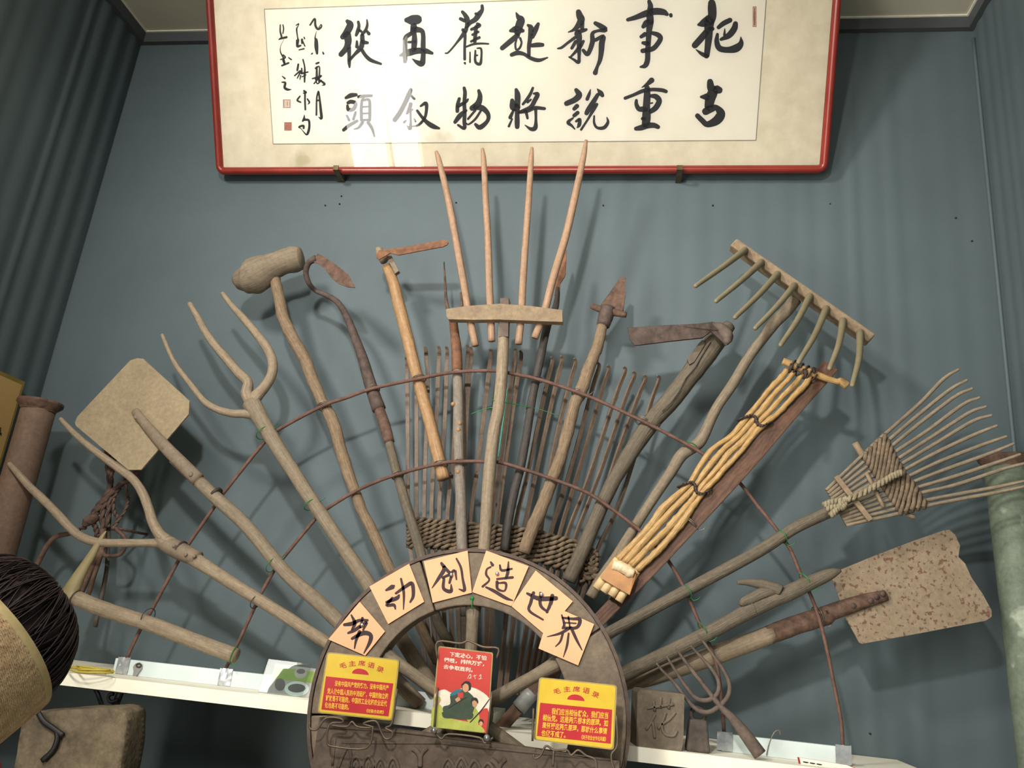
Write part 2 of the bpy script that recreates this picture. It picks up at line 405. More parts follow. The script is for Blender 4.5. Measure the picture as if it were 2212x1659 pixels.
for (cx_, cy_, a0) in ((R, R, 180), (PW-R, R, 270), (PW-R, PH-R, 0), (R, PH-R, 90)):
    for k in range(7):
        g = math.radians(a0+90*k/6); path.append((cx_+R*math.cos(g), cy_+R*math.sin(g)))
prof = [(0, -0.012), (0, 0.006), (0.004, 0.015), (0.010, 0.019), (0.017, 0.018), (0.023, 0.012), (0.026, 0.004), (0.026, -0.012)]
vs = []; n = len(path); np_ = len(prof)
for i, (u, v) in enumerate(path):
    a, b = path[i-1], path[(i+1) % n]; tx, ty = b[0]-a[0], b[1]-a[1]; l = math.hypot(tx, ty); nx, ny = -ty/l, tx/l
    for (d, h) in prof: vs.append(pxy(u+nx*d, v+ny*d, h))
fs = [(i*np_+k, ((i+1) % n)*np_+k, ((i+1) % n)*np_+(k+1) % np_, i*np_+(k+1) % np_) for i in range(n) for k in range(np_)]
mb.add(vs, fs); mb.build('moulding', 'red_lacquer', frame, label='round-edged red lacquered moulding')
mb = MB(); prism(mb, [pxy(.02, .02, .000), pxy(PW-.02, .02, .000), pxy(PW-.02, PH-.02, .000), pxy(.02, PH-.02, .000)], PN*0.003); mb.build('mount', 'mat_board', frame, label='cream patterned silk mount')
mb = MB(); u0, v0 = pb; u1 = pr[0]; v1 = pt[1]
prism(mb, [pxy(u0, v0, .003), pxy(u1, pr[1], .003), pxy(u1+.004, v1+(pr[1]-v0), .003), pxy(pt[0], v1, .003)], PN*0.001); paper = mb.build('paper', 'paper', frame, label='aged white calligraphy paper')
mb = MB(); w = 0.0012
for a, b in (((u0, v0), (u1, pr[1])), ((u1, pr[1]), (u1+.004, v1+(pr[1]-v0))), ((pt[0], v1), (u1+.004, v1+(pr[1]-v0))), ((u0, v0), (pt[0], v1))):
    dx, dy = b[0]-a[0], b[1]-a[1]; l = math.hypot(dx, dy); ox, oy = -dy/l*w, dx/l*w
    mb.add([pxy(a[0]+ox, a[1]+oy, .0043), pxy(b[0]+ox, b[1]+oy, .0043), pxy(b[0]-ox, b[1]-oy, .0043), pxy(a[0]-ox, a[1]-oy, .0043)], [(0, 1, 2, 3)], None, False)
mb.build('border_line', 'line', paper)
S = 6.9125
CH = {}   # each character: (crop origin, strokes of (x, y, width))
CH['ba'] = ((1340, 0), [[(1365, 40, 110), (1370, 120, 130), (1370, 240, 130), (1330, 330, 150), (1320, 450, 130), (1320, 560, 110), (1305, 700, 95), (1290, 830, 85)], [(1165, 370, 40), (1230, 350, 110), (1330, 300, 160)], [(1340, 430, 80), (1380, 430, 60)], [(1290, 470, 90), (1200, 580, 100), (1110, 680, 95)], [(1130, 740, 15), (1210, 800, 55), (1290, 840, 70)], [(1465, 410, 60), (1540, 350, 75), (1640, 300, 75)], [(1720, 350, 75), (1700, 430, 95), (1620, 530, 90), (1500, 590, 45)], [(1560, 430, 15), (1555, 520, 45)], [(1450, 510, 45), (1440, 620, 75), (1480, 720, 90), (1600, 745, 90), (1730, 720, 120), (1800, 650, 85), (1800, 550, 12)]])
CH['shi'] = ((1340, 0), [[(430, 20, 60), (450, 90, 80), (440, 200, 100), (445, 320, 110), (430, 450, 90), (420, 600, 80), (410, 760, 80), (405, 900, 80), (370, 980, 75), (300, 1000, 30)], [(110, 295, 55), (230, 260, 75), (390, 200, 100), (520, 170, 105), (640, 180, 95), (700, 215, 55)], [(753, 220, 55), (757, 240, 50)], [(340, 400, 60), (400, 340, 100), (470, 330, 60)], [(310, 550, 55), (370, 510, 70)], [(470, 490, 55), (560, 520, 75), (600, 570, 75), (560, 650, 75), (480, 730, 75), (330, 760, 70)], [(335, 640, 50), (400, 650, 80)]])
CH['chong'] = ((1340, 150), [[(470, 160, 85), (400, 220, 55), (320, 270, 12)], [(70, 430, 50), (200, 380, 50), (340, 320, 60), (480, 300, 55), (620, 310, 60), (685, 330, 55)], [(400, 270, 80), (400, 400, 105), (390, 550, 110), (390, 700, 130), (380, 820, 120)], [(240, 460, 45), (240, 520, 60), (280, 590, 75), (370, 590, 90)], [(450, 395, 50), (530, 405, 80), (580, 470, 85), (530, 570, 85), (450, 630, 70)], [(450, 505, 25), (480, 500, 25)], [(230, 885, 60), (310, 870, 85), (400, 840, 90), (500, 835, 80), (565, 860, 65)], [(330, 735, 55), (360, 740, 60)]])
CH['gu'] = ((1340, 150), [[(1340, 180, 90), (1350, 260, 115), (1380, 330, 150), (1340, 450, 150), (1320, 560, 130)], [(1440, 300, 130), (1480, 310, 105)], [(1205, 410, 40), (1290, 410, 110)], [(1270, 630, 110), (1370, 580, 110), (1440, 575, 85), (1500, 660, 135), (1440, 760, 135), (1300, 820, 90), (1220, 760, 80), (1150, 690, 75)]])
CH['qi'] = ((1060, 0), [[(380, 190, 22), (410, 250, 70), (450, 300, 120), (420, 400, 120), (400, 490, 100)], [(295, 460, 50), (380, 440, 110), (480, 460, 60)], [(400, 530, 80), (290, 620, 80), (170, 720, 72)], [(440, 570, 38), (460, 640, 32), (430, 720, 36), (380, 740, 32), (368, 660, 32), (385, 590, 28)], [(555, 375, 40), (600, 420, 85), (590, 560, 70), (570, 700, 60), (570, 830, 52)], [(710, 355, 50), (670, 440, 80), (620, 550, 70)], [(610, 680, 60), (700, 670, 72), (775, 670, 60)], [(310, 820, 60), (400, 790, 70), (500, 810, 55), (600, 870, 58), (720, 900, 58), (850, 860, 22)]])
CH['xin'] = ((1060, 0), [[(1310, 175, 80), (1330, 240, 105), (1350, 300, 110), (1300, 390, 85), (1230, 450, 45), (1160, 480, 18)], [(1370, 330, 60), (1365, 430, 60)], [(1290, 480, 75), (1400, 450, 55), (1430, 440, 40)], [(1300, 500, 110), (1320, 560, 90), (1320, 700, 70), (1320, 850, 50), (1310, 930, 55), (1240, 890, 38), (1170, 850, 25)], [(1260, 560, 50), (1150, 640, 42), (1060, 710, 42), (1000, 725, 25)], [(1270, 620, 55), (1210, 720, 48)], [(1385, 615, 45), (1330, 700, 65), (1270, 770, 48), (1185, 860, 30)], [(1560, 345, 60), (1640, 390, 80), (1710, 445, 80), (1600, 460, 45), (1520, 500, 60), (1520, 620, 75), (1480, 750, 70), (1440, 810, 65), (1380, 750, 52)], [(1560, 600, 55), (1680, 545, 65), (1660, 640, 90), (1650, 780, 80), (1630, 900, 65), (1590, 1000, 50), (1560, 1090, 75)]])
CH['jiang'] = ((1060, 150), [[(380, 300, 50), (400, 380, 88), (400, 500, 85), (395, 650, 70), (395, 780, 78), (395, 860, 70)], [(320, 460, 60), (340, 560, 115), (400, 560, 100)], [(345, 600, 35), (290, 720, 58)], [(320, 740, 28), (270, 850, 38)], [(630, 275, 38), (590, 370, 48), (530, 460, 48), (480, 520, 38)], [(640, 360, 30), (700, 370, 65), (660, 460, 68), (600, 560, 65), (500, 610, 55), (420, 640, 45)], [(550, 490, 40), (600, 450, 32)], [(430, 640, 48), (550, 620, 55), (660, 575, 58), (805, 585, 48)], [(530, 640, 48), (550, 730, 38)], [(672, 590, 48), (675, 750, 42), (665, 870, 70), (600, 890, 55), (510, 830, 12)]])
CH['shuo'] = ((1060, 150), [[(1275, 305, 60), (1320, 380, 95), (1260, 450, 88), (1130, 510, 78)], [(1290, 545, 68), (1245, 590, 58)], [(1300, 645, 60), (1245, 690, 58)], [(1230, 725, 28), (1155, 790, 55), (1210, 840, 38), (1255, 890, 22)], [(1275, 775, 38), (1330, 745, 48), (1320, 830, 58), (1290, 870, 18)], [(1490, 300, 15), (1470, 370, 48), (1440, 445, 55)], [(1590, 290, 15), (1640, 350, 75), (1670, 390, 58)], [(1600, 375, 58), (1530, 490, 75), (1460, 600, 78), (1430, 655, 68)], [(1585, 520, 48), (1540, 590, 58), (1460, 730, 36), (1350, 900, 36)], [(1545, 695, 28), (1545, 800, 38), (1590, 870, 42), (1690, 870, 56), (1750, 790, 46), (1735, 715, 15)]])
CH['zai'] = ((820, 0), [[(400, 300, 75), (480, 300, 145), (570, 290, 140)], [(510, 390, 100), (500, 480, 90)], [(510, 440, 100), (620, 455, 75), (650, 520, 68), (650, 680, 75), (650, 850, 75), (630, 950, 90), (560, 930, 65), (490, 880, 15)], [(470, 500, 65), (390, 560, 68), (380, 680, 72), (380, 800, 75), (380, 920, 60)], [(520, 500, 65), (520, 620, 88), (510, 740, 78)], [(430, 630, 38), (530, 625, 38)], [(305, 830, 35), (420, 790, 105), (550, 760, 95), (680, 760, 85), (785, 795, 48)]])
CH['jiu'] = ((820, 0), [[(1235, 175, 48), (1280, 230, 66), (1310, 300, 78), (1300, 400, 58), (1270, 480, 66), (1150, 640, 34), (1030, 780, 28), (980, 795, 22)], [(1205, 280, 52), (1270, 310, 58)], [(1530, 85, 48), (1530, 150, 58), (1480, 220, 85), (1430, 290, 78), (1350, 340, 66), (1300, 400, 58)], [(1435, 205, 45), (1470, 215, 40)], [(1245, 445, 55), (1275, 520, 48), (1270, 700, 42), (1270, 885, 44)], [(1272, 940, 38), (1278, 955, 25)], [(1460, 360, 55), (1490, 385, 55), (1370, 440, 45)], [(1440, 400, 58), (1430, 520, 58), (1420, 620, 58)], [(1385, 520, 38), (1475, 475, 38)], [(1365, 620, 38), (1490, 560, 46)], [(1290, 700, 28), (1400, 660, 36), (1520, 650, 32), (1625, 655, 28)], [(1350, 780, 22), (1350, 930, 28)], [(1430, 755, 28), (1430, 920, 42), (1500, 955, 48), (1520, 850, 34), (1515, 730, 34), (1455, 720, 22)], [(1435, 830, 28), (1460, 825, 28)]])
CH['xu'] = ((820, 150), [[(465, 305, 58), (430, 390, 72), (370, 520, 68), (300, 650, 72), (225, 755, 72)], [(460, 385, 38), (520, 440, 38)], [(465, 515, 58), (450, 570, 58), (410, 660, 38)], [(460, 600, 40), (488, 602, 35)], [(460, 620, 38), (465, 760, 32), (455, 885, 55), (410, 840, 12)], [(365, 790, 38), (395, 762, 22)], [(515, 735, 22), (537, 780, 28)], [(612, 548, 32), (690, 505, 58), (700, 600, 48), (670, 730, 44), (580, 830, 36), (490, 850, 18)], [(560, 615, 42), (640, 720, 48), (720, 800, 68), (800, 850, 75), (890, 880, 35)]])
CH['wu'] = ((820, 150), [[(1262, 275, 48), (1275, 350, 58), (1265, 500, 58), (1270, 650, 58), (1265, 780, 58), (1265, 880, 52), (1170, 830, 35)], [(1190, 435, 48), (1165, 530, 58), (1160, 625, 56)], [(1170, 550, 55), (1290, 480, 46), (1320, 445, 30)], [(1290, 612, 46), (1200, 690, 75), (1125, 788, 55)], [(1480, 315, 48), (1500, 400, 72), (1470, 510, 95), (1380, 580, 85)], [(1430, 560, 85), (1540, 580, 85), (1620, 670, 66), (1610, 770, 58), (1500, 865, 75), (1430, 820, 45)], [(1430, 610, 36), (1320, 740, 36)], [(1510, 620, 36), (1430, 740, 36), (1330, 820, 28), (1290, 800, 20)]])
CH['cong'] = ((580, 0), [[(1175, 315, 58), (1220, 370, 105), (1170, 480, 105), (1105, 555, 78)], [(1170, 520, 125), (1190, 620, 105), (1160, 720, 88), (1080, 815, 78)], [(1200, 700, 66), (1205, 820, 56), (1205, 930, 54), (1210, 1005, 28)], [(1340, 325, 42), (1350, 390, 48), (1330, 470, 58), (1308, 528, 42)], [(1355, 450, 45), (1385, 470, 40)], [(1470, 295, 22), (1475, 370, 38), (1450, 450, 48), (1400, 510, 48)], [(1500, 505, 55), (1470, 465, 38)], [(1400, 530, 66), (1410, 620, 68), (1480, 640, 45)], [(1400, 620, 68), (1380, 710, 75), (1280, 820, 46), (1205, 905, 46)], [(1320, 615, 32), (1320, 700, 56)], [(1390, 740, 55), (1450, 830, 56), (1530, 900, 58), (1680, 955, 36)]])
CH['tou'] = ((580, 150), [[(1155, 425, 45), (1230, 388, 70), (1310, 378, 50)], [(1185, 500, 50), (1230, 482, 60), (1300, 505, 55), (1270, 590, 60), (1195, 602, 55), (1178, 540, 40)], [(1170, 690, 35), (1205, 760, 40)], [(1300, 640, 40), (1268, 745, 45)], [(1120, 905, 50), (1200, 840, 55), (1325, 768, 45)], [(1345, 410, 48), (1420, 398, 50), (1540, 392, 44)], [(1430, 400, 30), (1405, 450, 40)], [(1395, 460, 42), (1385, 580, 46), (1388, 760, 46)], [(1400, 465, 36), (1500, 455, 44), (1512, 580, 48), (1510, 760, 44)], [(1390, 560, 30), (1500, 555, 26)], [(1390, 660, 30), (1500, 655, 26)], [(1388, 760, 36), (1505, 750, 34)], [(1405, 790, 50), (1345, 870, 38), (1275, 892, 20)], [(1485, 790, 50), (1545, 880, 48), (1582, 1000, 26)]])
SG = [((580, 0), [[(620, 375, 25), (690, 280, 30), (700, 380, 35), (740, 435, 35), (790, 400, 25), (785, 365, 15), (750, 410, 12)]]),
 ((580, 0), [[(715, 470, 6), (695, 560, 20), (710, 600, 50), (715, 700, 60), (725, 800, 35)], [(642, 808, 20), (655, 795, 22)], [(812, 780, 22), (822, 805, 28)]]),
 ((580, 0), [[(750, 935, 30), (712, 950, 30)], [(700, 1020, 26), (760, 1000, 22), (755, 1180, 28), (755, 1220, 26)], [(720, 1000, 28), (720, 1180, 38)], [(655, 1174, 22), (740, 1150, 28), (790, 1130, 26), (740, 1180, 22), (680, 1248, 22)], [(700, 1180, 18), (730, 1250, 20), (790, 1200, 22)], [(740, 1180, 22), (800, 1220, 32), (838, 1258, 34), (800, 1278, 8)]]),
 ((580, 150), [[(745, 330, 30), (720, 430, 25), (715, 680, 28)], [(750, 340, 28), (765, 450, 30), (780, 600, 40), (790, 730, 40), (745, 710, 8)], [(728, 462, 28), (762, 462, 25)]]),
 ((580, 0), [[(410, 380, 14), (450, 355, 20), (440, 390, 14), (420, 440, 24), (435, 560, 20), (440, 600, 38), (430, 690, 38), (480, 680, 28)], [(420, 600, 20), (418, 650, 20)], [(500, 590, 36), (500, 650, 24)], [(530, 555, 18), (540, 580, 20)], [(510, 620, 24), (545, 690, 18)], [(455, 745, 18), (530, 728, 24)]]),
 ((580, 0), [[(515, 890, 24), (540, 1000, 24), (540, 1100, 34), (538, 1225, 24)], [(445, 960, 30), (430, 1050, 32)], [(390, 1130, 22), (480, 1058, 28), (430, 1168, 18)], [(480, 1128, 22), (470, 1188, 14)], [(490, 1098, 24), (590, 1075, 22)], [(500, 1148, 18), (560, 1118, 18)], [(495, 1020, 22), (500, 1100, 26)]]),
 ((580, 150), [[(470, 400, 24), (430, 460, 30), (480, 490, 24)], [(530, 320, 32), (562, 345, 28), (520, 355, 18)], [(545, 350, 28), (545, 480, 28), (550, 600, 28)], [(580, 440, 22), (610, 490, 28), (590, 520, 12)]]),
 ((580, 150), [[(535, 680, 10), (530, 740, 38), (510, 770, 28)], [(540, 750, 36), (600, 760, 34), (610, 850, 34), (590, 945, 38), (560, 970, 24), (490, 890, 10), (455, 860, 28), (520, 840, 32), (525, 880, 28)]]),
 ((580, 0), [[(175, 370, 18), (175, 470, 24), (195, 560, 28), (155, 590, 18)], [(175, 577, 28), (270, 555, 36)], [(215, 370, 18), (225, 430, 20), (215, 500, 18)], [(230, 590, 4), (180, 690, 7), (180, 780, 18), (220, 860, 24), (240, 940, 28)]]),
 ((580, 0), [[(220, 820, 22), (250, 860, 24), (180, 890, 18)], [(200, 980, 28), (300, 940, 28)], [(215, 900, 24), (240, 960, 28)], [(300, 860, 18), (340, 890, 24)]]),
 ((580, 150), [[(205, 100, 14), (245, 135, 28)], [(200, 190, 18), (250, 200, 34), (240, 270, 38), (285, 300, 38), (338, 300, 12)]])]
def ink_char(o, strokes, off):
    mb = MB()
    for s in strokes: stroke2d(mb, s, lambda x, y: pic(o[0]+x/S, o[1]+y/S, off))
    return mb
for nm, (o, st) in CH.items(): ink_char(o, st, 0.0044).build('ink_character', 'ink', paper)
for (o, st) in SG: ink_char(o, st, 0.0044).build('signature_character', 'ink', paper)
def pquad(mb, pts, off): mb.add([pic(x, y, off) for x, y in pts], [tuple(range(len(pts)))], None, False); return mb
def seal_mesh(x0, y0, x1, y1, ind, solid):
    mb = MB(); t = 1.6
    if solid: pquad(mb, [(x0, y0), (x1, y0), (x1, y1), (x0, y1)], .0044)
    for a, b, c, d in ((x0, y0, x1, y0+t), (x0, y1-t, x1, y1), (x0, y0, x0+t, y1), (x1-t, y0, x1, y1)):
        pquad(mb, [(a, b), (c, b), (c, d), (a, d)], .0046)
    rnd = random.Random(ind)
    for k in range(5):
        xx = x0+3+(x1-x0-6)*k/4; stroke2d(mb, [(xx, y0+3, 1.1), (xx+rnd.uniform(-1, 1), (y0+y1)/2, 1.1), (xx, y1-3, 1.1)], lambda x, y: pic(x, y, .0046))
    return mb
seal_mesh(611.5, 215, 627.5, 233, 1, False).build('red_seal', 'seal', paper)
seal_mesh(614, 264, 630, 282, 2, True).build('red_seal', 'seal', paper)
mb = seal_mesh(1626, 14, 1634, 58, 3, False); mb.build('red_seal', 'seal', paper)
mb = MB(); prism(mb, [pxy(.022, .022, .0085), pxy(PW-.022, .022, .0085), pxy(PW-.022, PH-.022, .0085), pxy(.022, PH-.022, .0085)], PN*-0.0001)
mb = MB(); mb.add([pxy(.022, .022, .0085), pxy(PW-.022, .022, .0085), pxy(PW-.022, PH-.022, .0085), pxy(.022, PH-.022, .0085)], [(0, 1, 2, 3)], None, False)
mb.build('glass_pane', 'glass', frame)
mb = MB(); prism(mb, [pxy(.01, .01, -.012), pxy(PW-.01, .01, -.012), pxy(PW-.01, PH-.01, -.012), pxy(.01, PH-.01, -.012)], PN*0.010); mb.build('backing_board', 'wood_dark', frame)
for i, (x, y) in enumerate(((735, 381), (1466, 382))):
    P = at_y(x, y, -0.03); mb = MB()
    abox(mb, (P.x-.009, -0.075, P.z-.005), (P.x+.009, -0.001, P.z-.002)); abox(mb, (P.x-.009, -0.078, P.z-.005), (P.x+.009, -0.074, P.z+.012))
    o = mb.build('picture_hook', 'brass', cat='hook', group='brass hooks under the calligraphy picture', label=('small brass hook under the red frame, at its signature end', 'small brass hook under the red frame, at its opening seal end')[i])
# hanging wire from the leaning picture back to the wall
for sx in (0.35, PW-0.35):
    mb = MB(); a = pxy(sx, PH*0.75, -.012); tube(mb, [a, Vector((a.x, -0.003, a.z+0.12))], 0.0015, 6); mb.build('hanging_wire', 'grey_wire', frame)

# ================================================================== SHELVES, STRIPS AND RODS
ZS = at_y(156, 1454, -0.38).z; ZS2 = at_y(1358, 1611, -0.38).z
WXC = None
def shelf(name, x0, x1, z, label):
    mb = MB(); abox(mb, (x0, -0.38, z-0.030), (x1, -0.004, z)); o = mb.build(name, 'shelf', label=label, cat='shelf'); return o
shelf('wall_shelf', XL+0.02, -0.30, ZS, 'white wall shelf running from the left wall to behind the wheel')
shelf('wall_shelf', -0.285, XR-0.35, ZS2, 'white wall shelf carrying the clay brick and iron weight')
def on_shelf(x, y, z): 
    d = ray(x, y); return CAM + d*((z-CAM.z)/d.z)
def strip(pts, z, label, name='mounting_strip'):
    a, b = [tp(*p) for p in pts]; mb = MB()
    a = Vector((a.x, ROD_Y0, 0)); b = Vector((b.x, ROD_Y0, 0))
    abox(mb, (a.x, ROD_Y0-.007, z+.0005), (b.x, ROD_Y0+.007, z+.0375)); t = thing(name, (a.x, ROD_Y0, z), label, 'strip'); mb.build('board', 'strip', t); return t
st1 = strip(((250, 1440), (700, 1500)), ZS, 'white mounting strip on the shelf beside the rubber bands')
st2 = strip(((1560, 1600), (1836, 1645)), ZS2, 'pale green mounting strip on the shelf beside the iron weight')
st3 = strip(((720, 1500), (985, 1530)), ZS, 'pale mounting strip on the shelf inside the wheel opening')
for (x, y, t) in ((265, 1442, st1), (487, 1462, st1), (1565, 1604, st2), (1822, 1638, st2)):
    mb = MB(); c = tp(x, y, 0.0085); c.z = (ZS if x < 1000 else ZS2)+.019
    vs = [c+Vector((-.017+.034*i/8+.002*noise.noise(Vector((j, x, 0))), -.0008-.004*abs(noise.noise(Vector((i*.55, j*.8, x)))), -.017+.040*j/8+.003*noise.noise(Vector((i*.7, x, 3))))) for j in range(9) for i in range(9)]
    mb.add(vs, [(j*9+i, j*9+i+1, (j+1)*9+i+1, (j+1)*9+i) for j in range(8) for i in range(8)])
    mb.build('tape_patch', 'silver_tape', t)
OUTER = [(268, 1434), (300, 1366), (320, 1332), (387, 1208), (405, 1179), (464, 1093), (483, 1065), (572, 954), (605, 926), (697, 877), (746, 860), (806, 839), (904, 818), (982, 804), (1066, 801), (1114, 809), (1162, 819), (1250, 848), (1312, 874), (1389, 910), (1449, 941), (1500, 969), (1522, 983), (1562, 1012), (1598, 1043), (1638, 1094), (1664, 1126), (1706, 1185), (1732, 1247), (1748, 1279), (1768, 1331), (1787, 1406), (1800, 1471), (1817, 1559), (1821, 1630)]
INNER = [(482, 1456), (509, 1400), (550, 1312), (563, 1284), (591, 1234), (613, 1204), (677, 1126), (699, 1104), (774, 1058), (854, 1026), (951, 1001), (997, 997), (1047, 997), (1080, 999), (1126, 1012), (1194, 1035), (1270, 1065), (1318, 1097), (1340, 1113), (1385, 1148), (1415, 1178), (1442, 1209), (1476, 1266), (1511, 1347), (1534, 1396), (1550, 1445), (1560, 1526), (1565, 1596)]
rods = []
for nm, pl, lb in (('iron_rod', OUTER, 'long outer arc of rusty iron rod tied across the tool handles'), ('iron_rod', INNER, 'shorter inner arc of rusty iron rod tied across the tool handles')):
    t = thing(nm, tp(*pl[0]), lb, 'rod'); mb = MB()
    ptube(mb, [(x, y, 4.0) for x, y in pl], 0.0, 3, 8); mb.build('bar', 'rod', t); rods.append(t)
def tie(x, y, x2, y2, hw, off, material, rod, loops=1, tail=True):
    """wire tie round a handle whose axis runs from (x,y) towards (x2,y2)"""
    c = tp(x, y, off); ax = (tp(x2, y2, off)-c).normalized(); side = ax.cross(YV).normalized(); b = side.cross(ax).normalized()
    r = hw*mpp(c)+0.0025; mb = MB()
    for q in range(loops):
        pts = []
        for k in range(25):
            g = 2*math.pi*k/24; dep = max(r, r*1.0)
            pts.append(c + ax*(0.004*q+0.004*math.sin(g)) + side*(r*math.cos(g)) + b*(dep*math.sin(g)))
        tube(mb, pts, 0.0012, 5)
    if tail:
        e = c + side*r; tube(mb, [e, e+Vector((.006, -.006, -.006)), e+Vector((.016, -.008, -.002)), e+Vector((.022, -.008, .006))], 0.001, 5)
    mb.build('wire_tie', material, rod)

# ================================================================== THE TOOLS OF THE FAN
RODR = 0.0055
def front(hw, x=1000, y=900): return RODR + hw*0.00142      # handle lies in front of the rods
def behind(hw): return -(RODR + hw*0.00142)
def base_of(pl, off=0.0, cropf=None):
    p = pl[-1]; x, y = cropf(p[0], p[1]) if cropf else (p[0], p[1]); return tp(x, y, off)

# --- three-pronged wooden fork
o1 = front(14)
H = [(543, 870, 20), (575, 925, 17), (640, 1030, 15), (720, 1150, 15), (800, 1270, 16), (870, 1385, 16), (938, 1490, 16)]
t = thing('wooden_pitchfork', base_of(H, o1), 'three-pronged pale wooden pitchfork grown from one branch', 'pitchfork')
mb = MB(); ptube(mb, H, o1, 6, 12, gn=0.06); mb.build('handle', 'wood_dusty', t)
for pl in ([(200, 885, 11), (265, 1040, 13), (330, 1160, 15), (430, 1290, 17), (540, 1430, 19), (640, 1505, 21), (780, 1550, 23), (900, 1555, 27), (970, 1560, 30)],
           [(435, 620, 16), (500, 730, 19), (560, 840, 22), (640, 960, 24), (760, 1100, 26), (860, 1215, 28), (930, 1290, 30), (920, 1380, 34), (950, 1450, 36)],
           [(715, 530, 13), (800, 640, 18), (900, 750, 22), (1000, 870, 25), (1090, 990, 27), (1140, 1110, 29), (1130, 1230, 29), (1070, 1330, 31), (990, 1420, 38), (975, 1480, 44)]):
    mb = MB(); ptube(mb, pl, o1+.003, 6, 10, k5, rs=1.45, gn=0.07, round_end=(True, False)); mb.build('prong', 'wood_pale', t)

# --- square dusty shovel
o2 = front(15)
H = [(1490, 1150, 52), (1640, 1290, 54), (1850, 1490, 56), (2100, 1720, 58)]
Hp = [k3(x, y)+(w/3.95,) for x, y, w in H] + [(620, 1240, 15), (700, 1312, 16), (800, 1412, 16), (908, 1522, 16)]
t = thing('square_shovel', base_of(Hp, o2), 'dusty square-bladed shovel with clipped corners and riveted socket', 'shovel')
mb = MB(); ptube(mb, Hp, o2, 6, 12, gn=0.04); hd = mb.build('handle', 'wood_dusty', t)
pl = [(640, 840), (660, 790), (1110, 310), (1170, 292), (1220, 295), (1617, 655), (1610, 770), (1205, 1243), (1095, 1243), (650, 870)]
mb = MB(); prism(mb, [tp(*k3(x, y), o2+.002) for x, y in pl], (0, 0.004, 0)); bevel(mb.build('blade', 'metal_dusty', t, label='square dusty steel blade with clipped corners'), .001)
mb = MB(); ptube(mb, [(1150, 740, 34), (1220, 830, 40), (1330, 960, 48), (1440, 1080, 54), (1560, 1200, 57), (1690, 1330, 60)], o2+.012, 5, 12, k3, flat=0.7); sk = mb.build('socket', 'metal_shaft', t)
for (x, y) in ((1165, 800), (1322, 945), (1412, 1060), (1650, 1292)):
    mb = MB(); P = tp(*k3(x, y), o2+.012); lathe(mb, P+Vector((0, -.008-.010*((x-1165)/500), 0)), [(.0, .0), (.005, .0005), (.0065, .004), (.0065, .008)], 12, (0, 1, 0)); mb.build('rivet', 'metal_shaft', sk)
mb = MB(); ptube(mb, [(1838, 1440, 60), (1850, 1452, 60)], o2, 2, 16, k3); mb.build('wire_band', 'dark_wire', t)

# --- two-pronged wooden fork, low on the left
o3 = front(13)
H = [(352, 1168, 17), (395, 1192, 16), (470, 1240, 14), (560, 1296, 13), (640, 1346, 13), (705, 1388, 13), (800, 1450, 13)]
t = thing('wooden_pitchfork', base_of(H, o3), 'two-pronged pale wooden pitchfork with a riveted metal sleeve', 'pitchfork')
mb = MB(); ptube(mb, H, o3, 6, 12, gn=0.05); mb.build('handle', 'wood_pale', t)
mb = MB(); ptube(mb, [(75, 370, 20), (150, 455, 26), (230, 545, 30), (330, 640, 32), (430, 740, 33), (560, 880, 34), (640, 940, 34), (740, 975, 34), (860, 985, 33), (1080, 985, 32), (1200, 985, 34), (1270, 985, 40)], o3+.003, 5, 10, L5, gn=0.05, round_end=(True, False)); mb.build('prong', 'wood_pale', t)
mb = MB(); ptube(mb, [(520, 810, 18), (600, 900, 24), (720, 1010, 28), (860, 1120, 31), (1010, 1230, 34), (1140, 1330, 36), (1220, 1450, 38), (1270, 1580, 40), (1300, 1680, 42), (1360, 1790, 46), (1430, 1850, 50)], o3+.004, 5, 10, k3, gn=0.05, round_end=(True, False)); mb.build('prong', 'wood_pale', t)
mb = MB(); ptube(mb, [(1010, 195, 32), (1080, 230, 52), (1160, 270, 54), (1270, 320, 48)], o3, 5, 14, k4, rs=1.04); sl = mb.build('sleeve', 'metal_shaft', t)
for (x, y) in ((1110, 235), (1185, 290), (1240, 300)):
    mb = MB(); P = tp(*k4(x, y), o3+.028); lathe(mb, P, [(0, 0), (.004, .0005), (.005, .003), (.005, .008)], 10, (0, 1, 0)); mb.build('rivet', 'metal_shaft', sl)
mb = MB(); ptube(mb, [(1155, 256, 55), (1163, 260, 55)], o3, 2, 16, k4, rs=1.05); mb.build('wire_band', 'dark_wire', t)

# --- short hand pick with a horn-coloured point
o4 = front(16)
H = [(165, 1292, 16), (230, 1318, 16), (330, 1350, 16), (430, 1388, 16), (510, 1417, 16)]
t = thing('hand_pick', base_of(H, o4), 'short hand pick with a yellowish curved point on a thick pale handle', 'pick')
mb = MB(); ptube(mb, H, o4, 6, 14, gn=0.04); mb.build('handle', 'wood_pale', t)
mb = MB(); ptube(mb, [(680, 140, 5), (640, 200, 18), (590, 290, 28), (540, 370, 34), (500, 440, 44), (455, 530, 58), (450, 580, 62)], o4+.004, 6, 10, k4, flat=0.7); mb.build('head', 'horn', t, label='curved yellowish pick point')
mb = MB(); ptube(mb, [(486, 566, 50), (494, 570, 50)], o4, 2, 16, k4); mb.build('wire_band', 'dark_wire', t)

